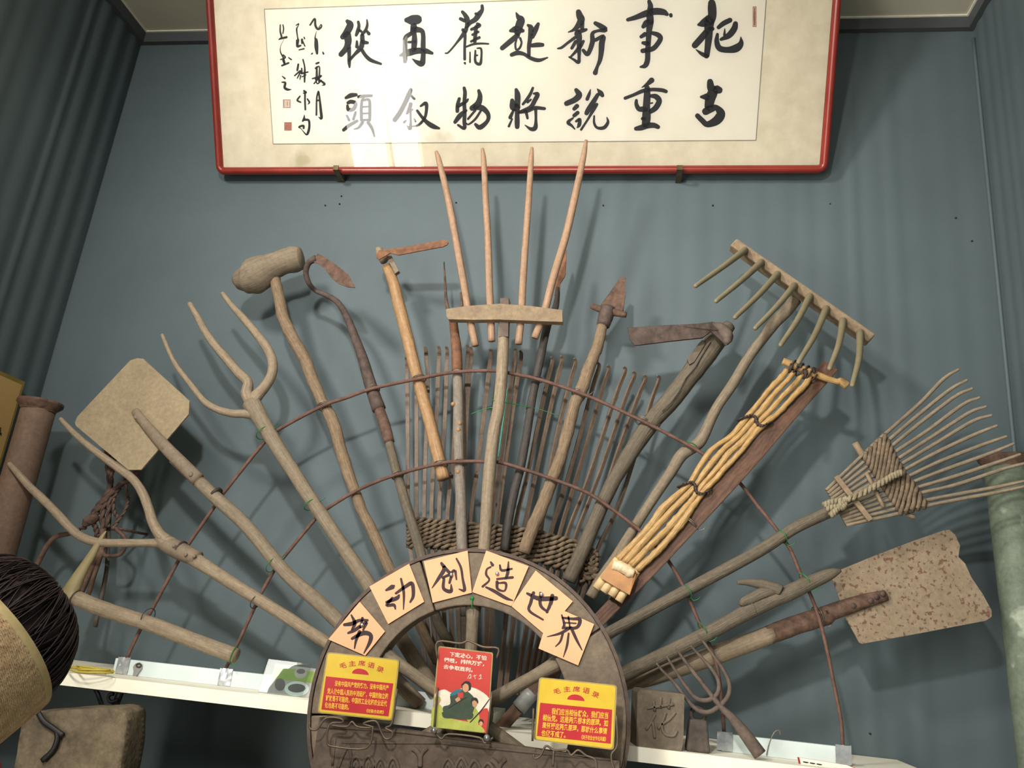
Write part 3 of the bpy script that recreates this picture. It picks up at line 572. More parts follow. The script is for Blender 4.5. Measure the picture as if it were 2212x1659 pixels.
# --- burl mallet
o5 = behind(13)
H = [k5(x, y)+(w/3.95,) for x, y, w in ((1150, 370, 45), (1190, 540, 48), (1235, 740, 50), (1310, 900, 52), (1420, 1100, 50), (1480, 1260, 50), (1560, 1440, 50))]
H += [m7(x, y)+(w/3.607,) for x, y, w in ((1110, 100, 45), (1165, 220, 48), (1200, 360, 46), (1250, 520, 46), (1310, 700, 44), (1380, 880, 42), (1480, 1080, 42), (1590, 1320, 42))] + [(905, 1346, 11), (945, 1430, 11)]
t = thing('burl_mallet', base_of(H, o5), 'mallet with a lumpy burl head on a crooked worm-tracked branch handle', 'mallet')
mb = MB(); ptube(mb, H, o5, 8, 14, gn=0.13, gs=45); mb.build('handle', 'wood_bark', t)
mb = MB(); ptube(mb, [(898, 405, 108), (930, 400, 136), (990, 380, 152), (1070, 335, 136), (1150, 296, 110), (1240, 262, 104), (1330, 240, 112), (1385, 230, 98)], o5+.012, 8, 20, k5, gn=0.10, gs=16, round_end=(True, False)); mb.build('head', 'wood_dusty', t)

# --- swan-neck weeding hoe
o6 = behind(11)
t = thing('weeding_hoe', tp(974, 1397, o6), 'rusty swan-necked weeding hoe with a leaf-shaped blade', 'hoe')
mb = MB(); ptube(mb, [(1510, 228, 30, .055), (1450, 268, 26, .045), (1425, 350, 24, .03), (1450, 440, 22, .01), (1510, 505, 20, o6), (1600, 545, 22, o6), (1690, 600, 26, o6), (1770, 720, 30, o6), (1850, 920, 38, o6), (1920, 1110, 44, o6), (1970, 1290, 52, o6), (2050, 1520, 58, o6)], o6, 8, 12, k5, gn=0.04); mb.build('neck', 'rust_dark', t)
mb = MB(); ptube(mb, [(1480, 0, 40), (1520, 110, 42), (1560, 230, 44), (1592, 345, 40)], o6, 5, 14, m7, rs=1.0); mb.build('socket', 'rust', t)
mb = MB(); ptube(mb, [m7(1585, 330)+(9.5,), m7(1650, 580)+(10.5,), m7(1730, 860)+(11,), m7(1830, 1190)+(11.5,), (940, 1328, 11.5), (974, 1397, 11.5)], o6, 6, 12, gn=0.03); mb.build('handle', 'wood_greyed', t)
bl = [(1490, 260), (1500, 225), (1525, 188), (1600, 228), (1700, 296), (1788, 368), (1846, 480), (1780, 474), (1700, 444), (1640, 394), (1590, 324), (1540, 278)]
mb = MB(); prism(mb, [tp(*k5(x, y), .055+.00006*(x-1500)) for x, y in bl], (0, .003, 0)); mb.build('blade', 'rust', t)

# --- short adze hoe
o7 = behind(13)
t = thing('adze_hoe', tp(960, 1035, o7), 'short adze hoe with a strap blade wedged on an orange-brown handle', 'hoe')
H = [(835, 575, 10), (848, 605, 12), (862, 660, 13), (880, 730, 13), (900, 810, 13), (925, 900, 13), (945, 980, 13.5), (958, 1035, 14)]
mb = MB(); ptube(mb, H, o7, 6, 12, gn=0.04); mb.build('handle', 'wood_warm', t)
mb = MB(); ptube(mb, [(150, 225, 30), (160, 270, 34), (200, 330, 38)], o7, 4, 12, k6, gn=0.1); mb.build('handle_top', 'wood_pale', t)
bl = [(128, 280), (150, 240), (230, 235), (300, 225), (480, 190), (700, 150), (730, 152), (745, 170), (738, 190), (700, 208), (500, 245), (320, 280), (250, 262), (150, 320), (130, 305)]
mb = MB(); prism(mb, [tp(*k6(x, y), .022+.00010*max(0, x-200)) for x, y in bl], (0, .004, 0)); mb.build('blade', 'rust_orange', t)
mb = MB(); q = [tp(*k6(x, y), o7+.022) for x, y in ((210, 285), (245, 260), (322, 415), (290, 438))]; prism(mb, q, (0, .016, 0)); mb.build('wedge', 'wood_dusty', t)

# --- two-tined iron fork on an ash-grey pole
o8 = behind(12)
t = thing('hay_spear', tp(1004, 1200, o8), 'rusty two-tined hay spear on a straight ash-grey pole', 'spear')
mb = MB(); ptube(mb, [k6(785, 840)+(9,), k6(800, 960)+(10,), k6(815, 1100)+(11.5,), k6(820, 1270)+(12,)], o8, 6, 12, gn=0.04); mb.build('socket', 'rust_orange', t)
mb = MB(); ptube(mb, [(708, 338, 4), (716, 500, 10), (728, 680, 14), (760, 800, 20), (790, 860, 26)], o8, 6, 8, k6); mb.build('tine', 'rust', t)
mb = MB(); ptube(mb, [(776, 590, 4), (850, 600, 8), (858, 700, 12), (835, 800, 18), (800, 860, 26)][1:], o8, 6, 8, k6); mb.build('tine', 'rust', t)
mb = MB(); ptube(mb, [k6(820, 1255)+(10.5,), m5(590, 0)+(11,), m5(592, 300)+(11.5,), m5(600, 620)+(11.5,), m5(612, 900)+(12,), m5(625, 1340)+(12,), (1006, 1330, 12)], o8, 6, 12, gn=0.06, gs=40); pole = mb.build('pole', 'wood_ash', t)
for (x, y) in ((600, 290), (590, 345), (588, 705), (545, 125)):
    mb = MB(); P = tp(*m5(x, y), o8+.017); lathe(mb, P, [(0, 0), (.004, .0), (.006, .003), (.007, .006)], 10, (0, 1, 0)); mb.build('knot', 'wood_warm', pole)

# --- tall four-tined wooden fork in the middle
o9 = front(15)+.002
t = thing('winnowing_fork', tp(1044, 1200, o9), 'tall four-tined wooden winnowing fork with crossbar in the middle of the fan', 'fork')
H = [k6(1230, 680)+(11.5,), k6(1215, 1000)+(12.5,), k6(1200, 1300)+(13,), k6(1170, 1600)+(13.5,), m5(890, 400)+(13.5,), m5(850, 800)+(13.5,), m5(815, 1330)+(13.5,), (1035, 1290, 13.5)]
mb = MB(); ptube(mb, H, o9, 6, 12, gn=0.03); mb.build('handle', 'wood_pale', t)
mb = MB(); ptube(mb, [(1228, 660, 50), (1226, 780, 52), (1220, 990, 52)], o9+.006, 3, 8, k6, square=True, flat=0.8, rs=0.72); mb.build('bracket', 'iron_dust', t, label='brown sheet-metal bracket')
for pl in ([(942, 327, 3.5), (949, 350, 6), (968, 430, 7.5), (985, 520, 8), (1003, 620, 8), (1013, 680, 8), (1027, 747, 8)],
           [(1042, 321, 3.5), (1045, 350, 6), (1049, 430, 7), (1054, 520, 7.5), (1057, 620, 8), (1060, 680, 8), (1062, 737, 8)],
           [(1149, 319, 3.5), (1147, 350, 6), (1142, 430, 7), (1134, 540, 7.5), (1129, 620, 8), (1126, 680, 8), (1120, 743, 8)],
           [(1266, 303, 3.5), (1260, 340, 6.5), (1243, 420, 8), (1222, 510, 8.5), (1195, 600, 8.5), (1177, 670, 8.5), (1155, 730, 8.5)]):
    pl2 = [(x, y, w, 0.028 + 0.10*(700-y)/400*(1 if y < 700 else 0.3)) for x, y, w in pl]
    mb = MB(); ptube(mb, pl2, 0, 6, 10, flat=0.9); mb.build('tine', 'wood_peach', t)
mb = MB(); a = [(726, 740), (900, 715), (1180, 695), (1450, 715), (1717, 750), (1720, 850), (1560, 845), (1180, 830), (960, 832), (745, 828), (728, 800)]
prism(mb, [tp(*k6(x, y), o9+.030) for x, y in a], (0, .024, 0)); bevel(mb.build('crossbar', 'rake_wood', t), .003)

# --- dark spear behind the right-hand tine
oj = behind(8)-.012
t = thing('spear', tp(1088, 1190, oj), 'thin dark-shafted spear with a rust-tipped blade behind the winnowing fork', 'spear')
mb = MB(); ptube(mb, [(1680, 560, 18), (1665, 700, 26), (1630, 800, 32), (1590, 880, 34), (1530, 1160, 36), (1480, 1400, 36), (1440, 1600, 38)], oj, 5, 10, k6, gn=0.08); mb.build('shaft_top', 'wood_dark', t)
mb = MB(); ptube(mb, [(1230, 40, 36), (1185, 330, 38), (1130, 640, 38), (1060, 920, 40), (1010, 1180, 40), (985, 1380, 38)], oj, 5, 10, m5, gn=0.06); mb.build('shaft', 'wood_dark', t)
bl = [(1745, 212), (1755, 240), (1745, 440), (1735, 465), (1700, 520), (1690, 620), (1650, 620), (1660, 520), (1680, 430), (1715, 300)]
mb = MB(); prism(mb, [tp(*k6(x, y), oj+.004) for x, y in bl], (0, .006, 0)); mb.build('blade', 'rust_orange', t)

# --- barbed spear on a thorny pole
ok = behind(13)
t = thing('lugged_spear', tp(1128, 1210, ok), 'thorny-barked pole with a rusty triangular spearhead and side lugs', 'spear')
mb = MB(); ptube(mb, [k7(205, 740)+(11,), k7(170, 900)+(12,), k7(110, 1050)+(13,), k7(50, 1230)+(14,), m5(1590, 120)+(13,), m5(1530, 350)+(13,), m5(1460, 600)+(13,), m5(1390, 780)+(13.5,), m5(1310, 1000)+(14,), m5(1230, 1180)+(14.5,), m5(1150, 1400)+(14,)], ok, 8, 12, gn=0.13, gs=60); mb.build('pole', 'wood_bark', t)
rnd = random.Random(4); mb = MB()
for k in range(26):
    f = rnd.random(); x = 1301+(1135-1301)*f; y = 700+(1180-700)*f + rnd.uniform(-5, 5); P = tp(x+rnd.uniform(-9, 9), y, ok+.014); lathe(mb, P, [(0.0003, 0), (.0025, .003), (.004, .007)], 6, (rnd.uniform(-.4, .4), 1, 0))
mb.build('thorn', 'wood_pale', t, kind='stuff')
mb = MB(); ptube(mb, [(245, 620, 55), (230, 680, 56), (210, 750, 48)], ok+.002, 4, 14, k7); mb.build('socket', 'rust_dark', t)
bl = [(350, 392), (374, 405), (372, 520), (355, 640), (290, 640), (185, 610), (260, 510), (310, 440)]
mb = MB(); prism(mb, [tp(*k7(x, y), ok+.006) for x, y in bl], (0, .008, 0)); bevel(mb.build('spearhead', 'rust', t), .002)
mb = MB(); ptube(mb, [(125, 605, 22), (190, 630, 26), (240, 640, 30), (300, 655, 28), (380, 672, 20)], ok+.004, 4, 10, k7); mb.build('lug', 'rust', t)

# --- heavy strap hoe
ol = behind(17)
t = thing('strap_hoe', tp(1225, 1250, ol), 'heavy hoe with a long strap blade on a cracked grey squared handle', 'hoe')
H = [(1577, 702, 13), (1553, 728, 21), (1526, 763, 23), (1497, 802, 22), (1455, 856, 21), (1405, 915, 20), (1362, 978, 17.5), (1320, 1050, 15.5), (1287, 1120, 15.5), (1257, 1192, 16), (1228, 1255, 16)]
mb = MB(); ptube(mb, H, ol, 6, 8, gn=0.07, gs=25); hd = mb.build('handle', 'wood_greyed', t)
mb = MB(); cr_ = [(990, 870), (930, 960), (880, 1050), (810, 1130), (760, 1230), (700, 1310), (640, 1370)]
q = [tp(*k7(x, y), ol+.0305) for x, y in cr_]; tube(mb, q, .0016, 4); mb.build('crack', 'wood_dark', hd)
bl = [(390, 765), (470, 760), (700, 745), (900, 735), (1000, 722), (1080, 735), (1140, 790), (1140, 840), (1100, 890), (1060, 850), (990, 790), (930, 835), (700, 860), (440, 890), (400, 840)]
mb = MB(); prism(mb, [tp(*k7(x, y), .030+.00006*max(0, 1000-x)) for x, y in bl], (0, .006, 0)); bevel(mb.build('blade', 'rust_dark', t), .001)
mb = MB(); ptube(mb, [(1000, 740, 20), (1070, 770, 40), (1110, 830, 44), (1100, 880, 20)], .026, 4, 10, k7, gn=.15, gs=50); mb.build('collar', 'iron_dust', t)
mb = MB(); q = [tp(*k7(x, y), ol+.03) for x, y in ((820, 990), (900, 880), (930, 850), (950, 880), (870, 1010), (835, 1030))]; prism(mb, q, (0, .02, 0)); mb.build('wedge', 'wood_greyed', t)

# --- eight-toothed wooden rake
om = behind(10)-.006
t = thing('wooden_rake', tp(1280, 1290, om), 'eight-toothed wooden hay rake with long curved teeth', 'rake')
H = [k7(1600, 560)+(14,), k7(1530, 650)+(13.5,), k7(1450, 730)+(13,), k7(1370, 840)+(11,), k7(1270, 970)+(11,), k7(1150, 1170)+(11,), k7(1030, 1350)+(11,), k7(940, 1540)+(12,), k7(890, 1610)+(13,), m6(690, 660)+(13,), m6(620, 770)+(12,), m6(500, 950)+(11,), m6(390, 1120)+(11,), m6(280, 1300)+(12,), m6(170, 1460)+(12,), (1275, 1290, 12)]
mb = MB(); ptube(mb, H, om, 6, 12, gn=0.04); mb.build('handle', 'wood_dusty', t)
A, B = k7(1150, 155), k7(2150, 850); a = tp(*A, .015); b = tp(*B, .015); ax = (b-a); L_ = ax.length; ax.normalize()
side = ax.cross(YV).normalized(); hw = 11*mpp(a)
mb = MB(); box(mb, (a+b)/2+YV*.006, ax*(L_/2), side*hw, Vector((0, .019, 0))); bevel(mb.build('head_bar', 'rake_wood', t), .004)
for (bx, by, tx, ty) in ((1225, 212, 880, 462), (1345, 300, 1028, 572), (1462, 388, 1165, 690), (1585, 470, 1312, 768), (1700, 550, 1495, 890), (1820, 640, 1625, 1015), (1945, 725, 1850, 1060), (2070, 810, 2015, 1180)):
    mb = MB(); B0, T0 = k7(bx, by), k7(tx, ty); mid = ((B0[0]*.5+T0[0]*.5)+6, (B0[1]*.5+T0[1]*.5)-3)
    pts = [tp(*B0, .005), tp(*B0, .045), tp(*mid, .15), tp(*T0, .24)]
    q = cr([tuple(p) for p in pts], 6); r = [.0118-.006*i/(len(q)-1) for i in range(len(q))]
    tube(mb, q, r, 10, round_end=(False, True)); mb.build('tooth', 'tooth', t)

# --- flail: brown board handle, dowel and four yellow sticks
on = front(16)+.004
t = thing('threshing_flail', tp(1075, 1580, on), 'threshing flail of four yellow sticks beside a dark brown board handle', 'flail')
pl = [m6(1640, 95)+(16.5,), m6(1590, 150)+(17,), m6(1410, 350)+(17.5,), m6(1230, 560)+(18,), m6(1060, 755)+(18,), m6(900, 930)+(18,), m6(730, 1120)+(16.5,), m6(560, 1310)+(15,), m6(400, 1480)+(14,), (1320, 1312, 14), (1160, 1484, 13), (1075, 1580, 13)]
pl = [(x, y, w, on if y < 1300 else on-.012) for x, y, w in pl]
mb = MB(); ptube(mb, pl, on, 5, 8, square=True, flat=0.5, rs=1.0, gn=0.0); hd = mb.build('handle', 'wood_board', t)
mb = MB(); ptube(mb, [(1150, 1495, 17, on-.012), (1120, 1530, 16.5, on-.012)], on, 4, 12); mb.build('tape_wrap', 'grey_tape', hd)
mb = MB(); ptube(mb, [(1335, 58, 22), (1400, 85, 24), (1500, 125, 24), (1600, 165, 22), (1680, 190, 20), (1710, 190, 26), (1750, 220, 28)], on+.022, 5, 12, m6, gn=.07); mb.build('dowel', 'wood_yellow', t)
FS = ([(1360, 115), (1330, 160), (1260, 230), (1180, 330), (1110, 415), (1060, 480), (1000, 545), (930, 590), (870, 640), (800, 740), (750, 830), (690, 890), (580, 990), (490, 1110), (400, 1210), (280, 1330)],
      [(1405, 130), (1370, 180), (1290, 260), (1220, 350), (1150, 430), (1100, 490), (1030, 560), (960, 620), (890, 700), (830, 780), (780, 850), (720, 920), (620, 1020), (530, 1120), (440, 1220), (320, 1350)],
      [(1460, 140), (1420, 200), (1340, 280), (1260, 370), (1190, 440), (1130, 510), (1060, 590), (990, 650), (930, 730), (870, 800), (810, 870), (760, 940), (680, 1040), (600, 1130), (500, 1230), (360, 1370)],
      [(1510, 150), (1470, 220), (1390, 300), (1310, 390), (1220, 460), (1150, 530), (1090, 610), (1020, 690), (960, 750), (900, 820), (830, 890), (790, 950), (720, 1050), (630, 1170), (540, 1270), (400, 1400)])
FW_ = [4.6]*16
for i, pl in enumerate(FS):
    mb = MB(); ptube(mb, [m6(x, y)+(6.3+1.8*noise.noise(Vector((x*.02, i*7, 0)))+(1.4 if k > 11 else 0), on+.020) for k, (x, y) in enumerate(pl)], on, 6, 10, gn=.3 if i > 1 else .18, gs=70); mb.build('stick', 'wood_yellow', t)
    x, y = pl[-1]; e = [m6(x, y), m6(x-140+i*8, y+185+i*4)]
    mb = MB(); ptube(mb, [(e[0][0], e[0][1], 9, on+.016), (e[1][0], e[1][1], 9.5, on+.016)], on, 3, 10, gn=.1, gs=60); mb.build('stick_end', 'wood_cut', t)
for (x, y, x2, y2) in ((1085, 425, 1235, 465), (700, 850, 845, 900)):
    mb = MB()
    for k in range(13):
        f = k/12; c = tp(*m6(x+(x2-x)*f, y+(y2-y)*f+4*math.sin(k*2)), on+.020); ax = Vector((1, 0, 1.3)).normalized()
        s1 = Vector((1, 0, -.28)).normalized(); r = .013
        pts = [c + YV*(-r*math.cos(g))*1.0 + s1*(.008*math.sin(g)) + ax*(.012*math.sin(g+k*.5)) for g in [2*math.pi*j/12 for j in range(13)]]
        tube(mb, pts, .0022, 5)
    mb.build('binding', 'dark_wire', t)
mb = MB()
for k in range(11):
    f = k/10; c = tp(*m6(1390+150*f, 82+60*f), on+.022); ax = Vector((1, 0, -.45)).normalized(); s1 = Vector((.45, 0, 1)).normalized(); r = .015
    pts = [c + YV*(-r*math.cos(g)) + s1*(r*1.25*math.sin(g)-.004) + ax*(.010*math.sin(g*.5+k)) for g in [2*math.pi*j/12 for j in range(13)]]
    tube(mb, pts, .0024, 5)
mb.build('lashing', 'dark_wire', t)
mb = MB(); q = [tp(*m6(x, y), on+.034) for x, y in ((250, 1345), (400, 1420), (350, 1540), (180, 1440))]; prism(mb, q, (0, .024, 0)); bevel(mb.build('resin_block', 'amber', t), .004)
mb = MB(); ptube(mb, [(250, 1360, 30), (300, 1375, 36), (350, 1405, 36), (385, 1420, 30)], on+.032, 5, 10, m6, gn=.4, gs=60); mb.build('glue_bead', 'glue_white', t)

# --- willow fan rake
oo = front(13)
t = thing('fan_rake', tp(*m3(30, 770), oo), 'fan-shaped woven willow rake lashed with pale rope, tines spread over the green pipe', 'rake')
mb = MB(); ptube(mb, [k8(760, 1300)+(11, oo+.01), k8(600, 1370)+(12,), k8(300, 1510)+(12.5,), k8(0, 1702)+(13,), m3(700, 405)+(13,), m3(400, 567)+(13,), m3(40, 765)+(13,), (1240, 1408, 13, oo-.01)], oo, 6, 12, gn=.05); mb.build('handle', 'wood_greyed', t)
TI = [((1665, 185), (1540, 265), (1340, 470), (1035, 740)), ((1735, 275), (1600, 350), (1360, 540), (1065, 790)), ((1778, 345), (1640, 410), (1360, 620), (1090, 840)), ((1840, 420), (1700, 480), (1400, 700), (1115, 890)), ((1895, 495), (1750, 550), (1440, 750), (1140, 945)), ((1940, 568), (1780, 620), (1480, 800), (1165, 990)), ((1985, 655), (1800, 730), (1500, 870), (1195, 1035)), ((2065, 745), (1880, 810), (1520, 950), (1225, 1090)), ((2125, 805), (1920, 890), (1560, 1020), (1265, 1135)), ((2178, 895), (1980, 965), (1600, 1090), (1300, 1180)), ((2250, 962), (2030, 1020), (1640, 1150), (1325, 1225)), ((2260, 1108), (2000, 1165), (1700, 1220), (1365, 1285)), ((2260, 1153), (2000, 1210), (1700, 1265), (1400, 1325))]
NT = len(TI); EN = [q[3] for q in TI]
WB = [(860+(1180-860)*i/(NT-1), 905+(1385-905)*i/(NT-1)) for i in range(NT)]
BS = [(560+(725-560)*i/(NT-1), 1195+(1488-1195)*i/(NT-1)) for i in range(NT)]
of = oo+.030
for i, q in enumerate(TI):
    mb = MB(); pts = [k8(*p)+(w, of+d) for p, w, d in zip(list(q)+[WB[i], BS[i]], (3.0, 4.2, 4.2, 4.2, 4.0, 4.0), (.05, .02, 0, 0, 0, 0))]
    ptube(mb, pts, of, 6, 8, gn=.04, round_end=(True, False)); mb.build('tine', 'willow', t)
mb = MB()
for j in range(9):
    f = .08+.9*j/8
    path = cr([tuple(k8(WB[i][0]+(EN[i][0]-WB[i][0])*f, WB[i][1]+(EN[i][1]-WB[i][1])*f)) for i in range(NT)], 6)
    for ph in (0, math.pi):
        pts = []
        for k, (x, y) in enumerate(path):
            g = math.pi*k/6+ph+j*math.pi/2
            pts.append(tp(x + 4.2*math.cos(g), y - 4.2*math.cos(g), of + .010*math.sin(g)))
        tube(mb, pts, .0054, 5, gn=.2, gs=80)
mb.build('weave', 'weave', t, kind='stuff')
for (a, b, w, d) in (((640, 1080), (930, 1445), 27, .016), ((800, 800), (900, 960), 38, -.014), ((895, 1050), (1040, 1335), 22, .012), ((1230, 1395), (1300, 1420), 25, -.01)):
    mb = MB(); ptube(mb, [a+(w,), b+(w,)], of+d, 4, 8, k8, square=(d == .016), flat=.5 if d == .016 else .8, rs=.75); mb.build('cross_stick', 'rake_wood', t)
mb = MB()
RP = [[(545, 1320), (620, 1290), (720, 1275), (850, 1225), (960, 1165), (1060, 1110), (1130, 1070), (1195, 1045)], [(600, 1405), (650, 1350), (700, 1290), (740, 1260)], [(560, 1350), (640, 1330), (690, 1340), (720, 1300)]]
for pl in RP:
    q = cr([tuple(k8(*p)) for p in pl], 10)
    for ph in (0, math.pi):
        pts = [tp(x+2.6*math.cos(k*.9+ph), y+3.4*math.cos(k*.9+ph), of+.030+.004*math.sin(k*.9+ph)) for k, (x, y) in enumerate(q)]
        tube(mb, pts, .0048, 6)
mb.build('rope_lashing', 'rope_pale', t)

# --- pointed stake with a hooked root
op = front(16)
t = thing('pointed_stake', tp(*m3(140, 1040), op), 'thick pointed wooden stake with a hooked root stub tied to it', 'stake')
mb = MB(); ptube(mb, [(1590, 345, 10), (1520, 368, 36), (1400, 420, 46), (1250, 490, 50), (1000, 605, 50), (750, 740, 48), (450, 890, 50), (140, 1040, 48), (-60, 1135, 46)], op, 6, 12, m3, gn=.06); mb.build('shaft', 'wood_greyed', t)
mb = MB(); ptube(mb, [(900, 425, 14), (980, 425, 26), (1070, 440, 34), (1150, 460, 40), (1190, 480, 36)], op+.012, 5, 10, m3, gn=.2, gs=40); mb.build('root_hook', 'wood_greyed', t)
mb = MB(); ptube(mb, [(1170, 470, 36), (1080, 490, 40), (1000, 530, 36), (940, 560, 30), (930, 580, 20)], op+.008, 5, 10, m3, gn=.25, gs=50); mb.build('root_stub', 'wood_greyed', t)
mb = MB(); ptube(mb, [(1000, 600, 54), (1008, 597, 54)], op, 2, 14, m3); mb.build('cord', 'wood_greyed', t)

# --- rusty shovel on the right
oq = behind(18)
t = thing('rusty_shovel', tp(*m3(170, 1110), oq), 'rust-speckled shovel with a torn blade corner and riveted strap', 'shovel')
mb = MB(); ptube(mb, [(1140, 765, 58), (900, 855, 62), (600, 962, 60), (300, 1065, 52), (170, 1112, 26), (60, 1150, 20)], oq, 6, 12, m3, gn=.05); mb.build('handle', 'wood_pale', t)
mb = MB(); ptube(mb, [m3(1110, 775)+(19,), m3(1300, 705)+(19.5,), m3(1500, 645)+(18.5,), m4(250, 640)+(17.5,), m4(480, 560)+(15,), m4(660, 510)+(11,)], oq+.003, 6, 12, flat=.75, gn=.05, gs=50, rs=1.03); sk = mb.build('strap', 'rust', t)
for (x, y) in ((560, 545), (600, 520), (445, 580), (640, 500)):
    mb = MB(); P = tp(*m4(x, y), oq+.020); lathe(mb, P, [(0, 0), (.005, .0005), (.007, .004), (.007, .012)], 10, (0, 1, 0)); mb.build('rivet', 'rust_dark', sk)
bl = [(300, 400), (345, 345), (600, 240), (850, 145), (1040, 80), (1080, 75), (1120, 110), (1150, 180), (1140, 255), (1185, 300), (1225, 390), (1300, 500), (1360, 610), (1360, 655), (1320, 680), (900, 760), (500, 833), (480, 825), (440, 750), (390, 660), (330, 480)]
mb = MB(); prism(mb, [tp(*m4(x, y), oq-.004) for x, y in bl], (0, .004, 0)); mb.build('blade', 'metal_rusted', t, label='rust-speckled dusty blade with a torn corner')

# --- five-tined iron fork head standing on the shelf
of5 = .088
t = thing('iron_fork_head', tp(*m3(1050, 1575), of5), 'handleless five-tined iron fork head leaning on the shelf by the iron weight', 'fork')
mb = MB(); ptube(mb, [(1052, 1570, 46), (950, 1430, 40), (870, 1330, 30), (800, 1262, 20), (740, 1190, 18)], of5, 6, 12, m3); mb.build('socket', 'iron_dust', t)
for pl in ([(740, 1190), (670, 1100), (600, 1010), (540, 930), (490, 860)], [(790, 1245), (840, 1180), (848, 1100), (810, 1010), (720, 880), (635, 765)], [(745, 1195), (775, 1150), (775, 1080), (730, 1000), (640, 900), (590, 845)], [(740, 1195), (690, 1210), (620, 1190), (540, 1090), (470, 980), (430, 915)], [(780, 1250), (720, 1285), (650, 1280), (580, 1220), (480, 1090), (410, 1020), (362, 962)]):
    mb = MB(); n = len(pl); ptube(mb, [p+(16-10*(k/(n-1))**2, of5+.02*(k/(n-1))**2) for k, p in enumerate(pl)], of5, 8, 8, m3); mb.build('tine', 'iron_dust', t)

# --- big bamboo basket rake behind the middle of the fan
ob = -.075
TT = [((879, 774), None, (170, 1210)), ((899, 765), None, (240, 1150)), ((920, 751), (924, 855), (300, 1150)), ((949, 750), (943, 898), (360, 1160)), ((966, 751), (961, 898), (425, 1160)), ((990, 752), (979, 982), (495, 1165)), ((1011, 747), (1004, 898), (570, 1180)), ((1019, 752), (1008, 898), (630, 1185)), ((1061, 757), (1035, 982), (690, 1190)), ((1114, 755), (1083, 982), (870, 1200)), ((1126, 760), (1094, 982), (920, 1210)), ((1193, 774), (1141, 1017), (1070, 1220)), ((1214, 772), (1167, 982), (1150, 1235)), ((1243, 777), (1194, 982), (1290, 1260)), ((1294, 786), (1235, 1005), (1370, 1280)), ((1315, 792), (1250, 1017), (1440, 1300)), ((1350, 795), (1270, 1037), (1500, 1310)), ((1370, 805), (1292, 1032), (1570, 1330)), ((1394, 813), (1320, 1020), (1700, 1400)), ((1423, 814), (1341, 1080), (1760, 1420))]
t = thing('bamboo_rake', tp(1010, 1500, ob), 'large bamboo rake of many straight slats woven with willow behind the wheel', 'rake')
bots = []
for i, (a, mid, b) in enumerate(TT):
    b = m5(*b); bots.append(b); mid = mid or ((a[0]+b[0])/2, (a[1]+b[1])/2)
    e = (1012+.66*(b[0]-1012), 1500)
    pts = [(a[0]-3, a[1]-3, 2.0, ob+.035), (a[0], a[1]+8, 3.6, ob+.022), (a[0]+(mid[0]-a[0])*.25, a[1]+(mid[1]-a[1])*.25, 4.0, ob+.004), (mid[0], mid[1], 4.0, ob), (b[0], b[1], 4.0, ob), ((b[0]+e[0])/2, (b[1]+e[1])/2, 4.2, ob+.01), (e[0], e[1], 4.4, ob+.03)]
    mb = MB(); ptube(mb, pts, ob, 5, 8, square=True, flat=.6, rs=1.0); mb.build('slat', 'bamboo', t)
mb = MB(); bl_ = [m5(155, 1170)] + bots[1:] + [m5(1780, 1440)]
for j in range(6):
    q = cr([(x, y-6+(9.5+3*i/len(bl_))*j) for i, (x, y) in enumerate(bl_)], 5)
    for ph in (0, math.pi):
        tube(mb, [tp(x, y+4.5*math.cos(k*.62+ph+j*.4), ob+.008+.010*math.sin(k*.62+ph+j*.4)) for k, (x, y) in enumerate(q)], .0055, 5, gn=.2, gs=70)
mb.build('weave', 'weave', t, kind='stuff')
rnd = random.Random(2); mb = MB()
for k in range(40):
    x, y = m5(rnd.uniform(1660, 1770), rnd.uniform(1400, 1640)); P = tp(x, y, ob+.01); d = Vector((rnd.uniform(-1, 1), rnd.uniform(-1, .3), rnd.uniform(-1, 1))).normalized()*.018; tube(mb, [P-d, P+d*.2+Vector((0, -.006, 0)), P+d], .004, 5)
mb.build('binding', 'weave', t, kind='stuff')
mb = MB(); ptube(mb, [m5(1010, 0)+(1.8,), m5(985, 200)+(1.8,), m5(935, 580)+(1.6,)], ob+.03, 4, 6); mb.build('cord', 'teal_cord', t)
mb = MB(); ptube(mb, [m5(700, 215)+(1,), m5(780, 185)+(1,), m5(870, 160)+(1,), m5(960, 165)+(1,)], .036, 4, 5); ptube(mb, [m5(880, 95)+(1, .04), m5(960, 110)+(1, .04), m5(1100, 135)+(1, 0), m5(1300, 180)+(.8, -.03), m5(1450, 230)+(.6, -.03)], 0, 4, 5); mb.build('green_wire', 'green_wire', rods[0])

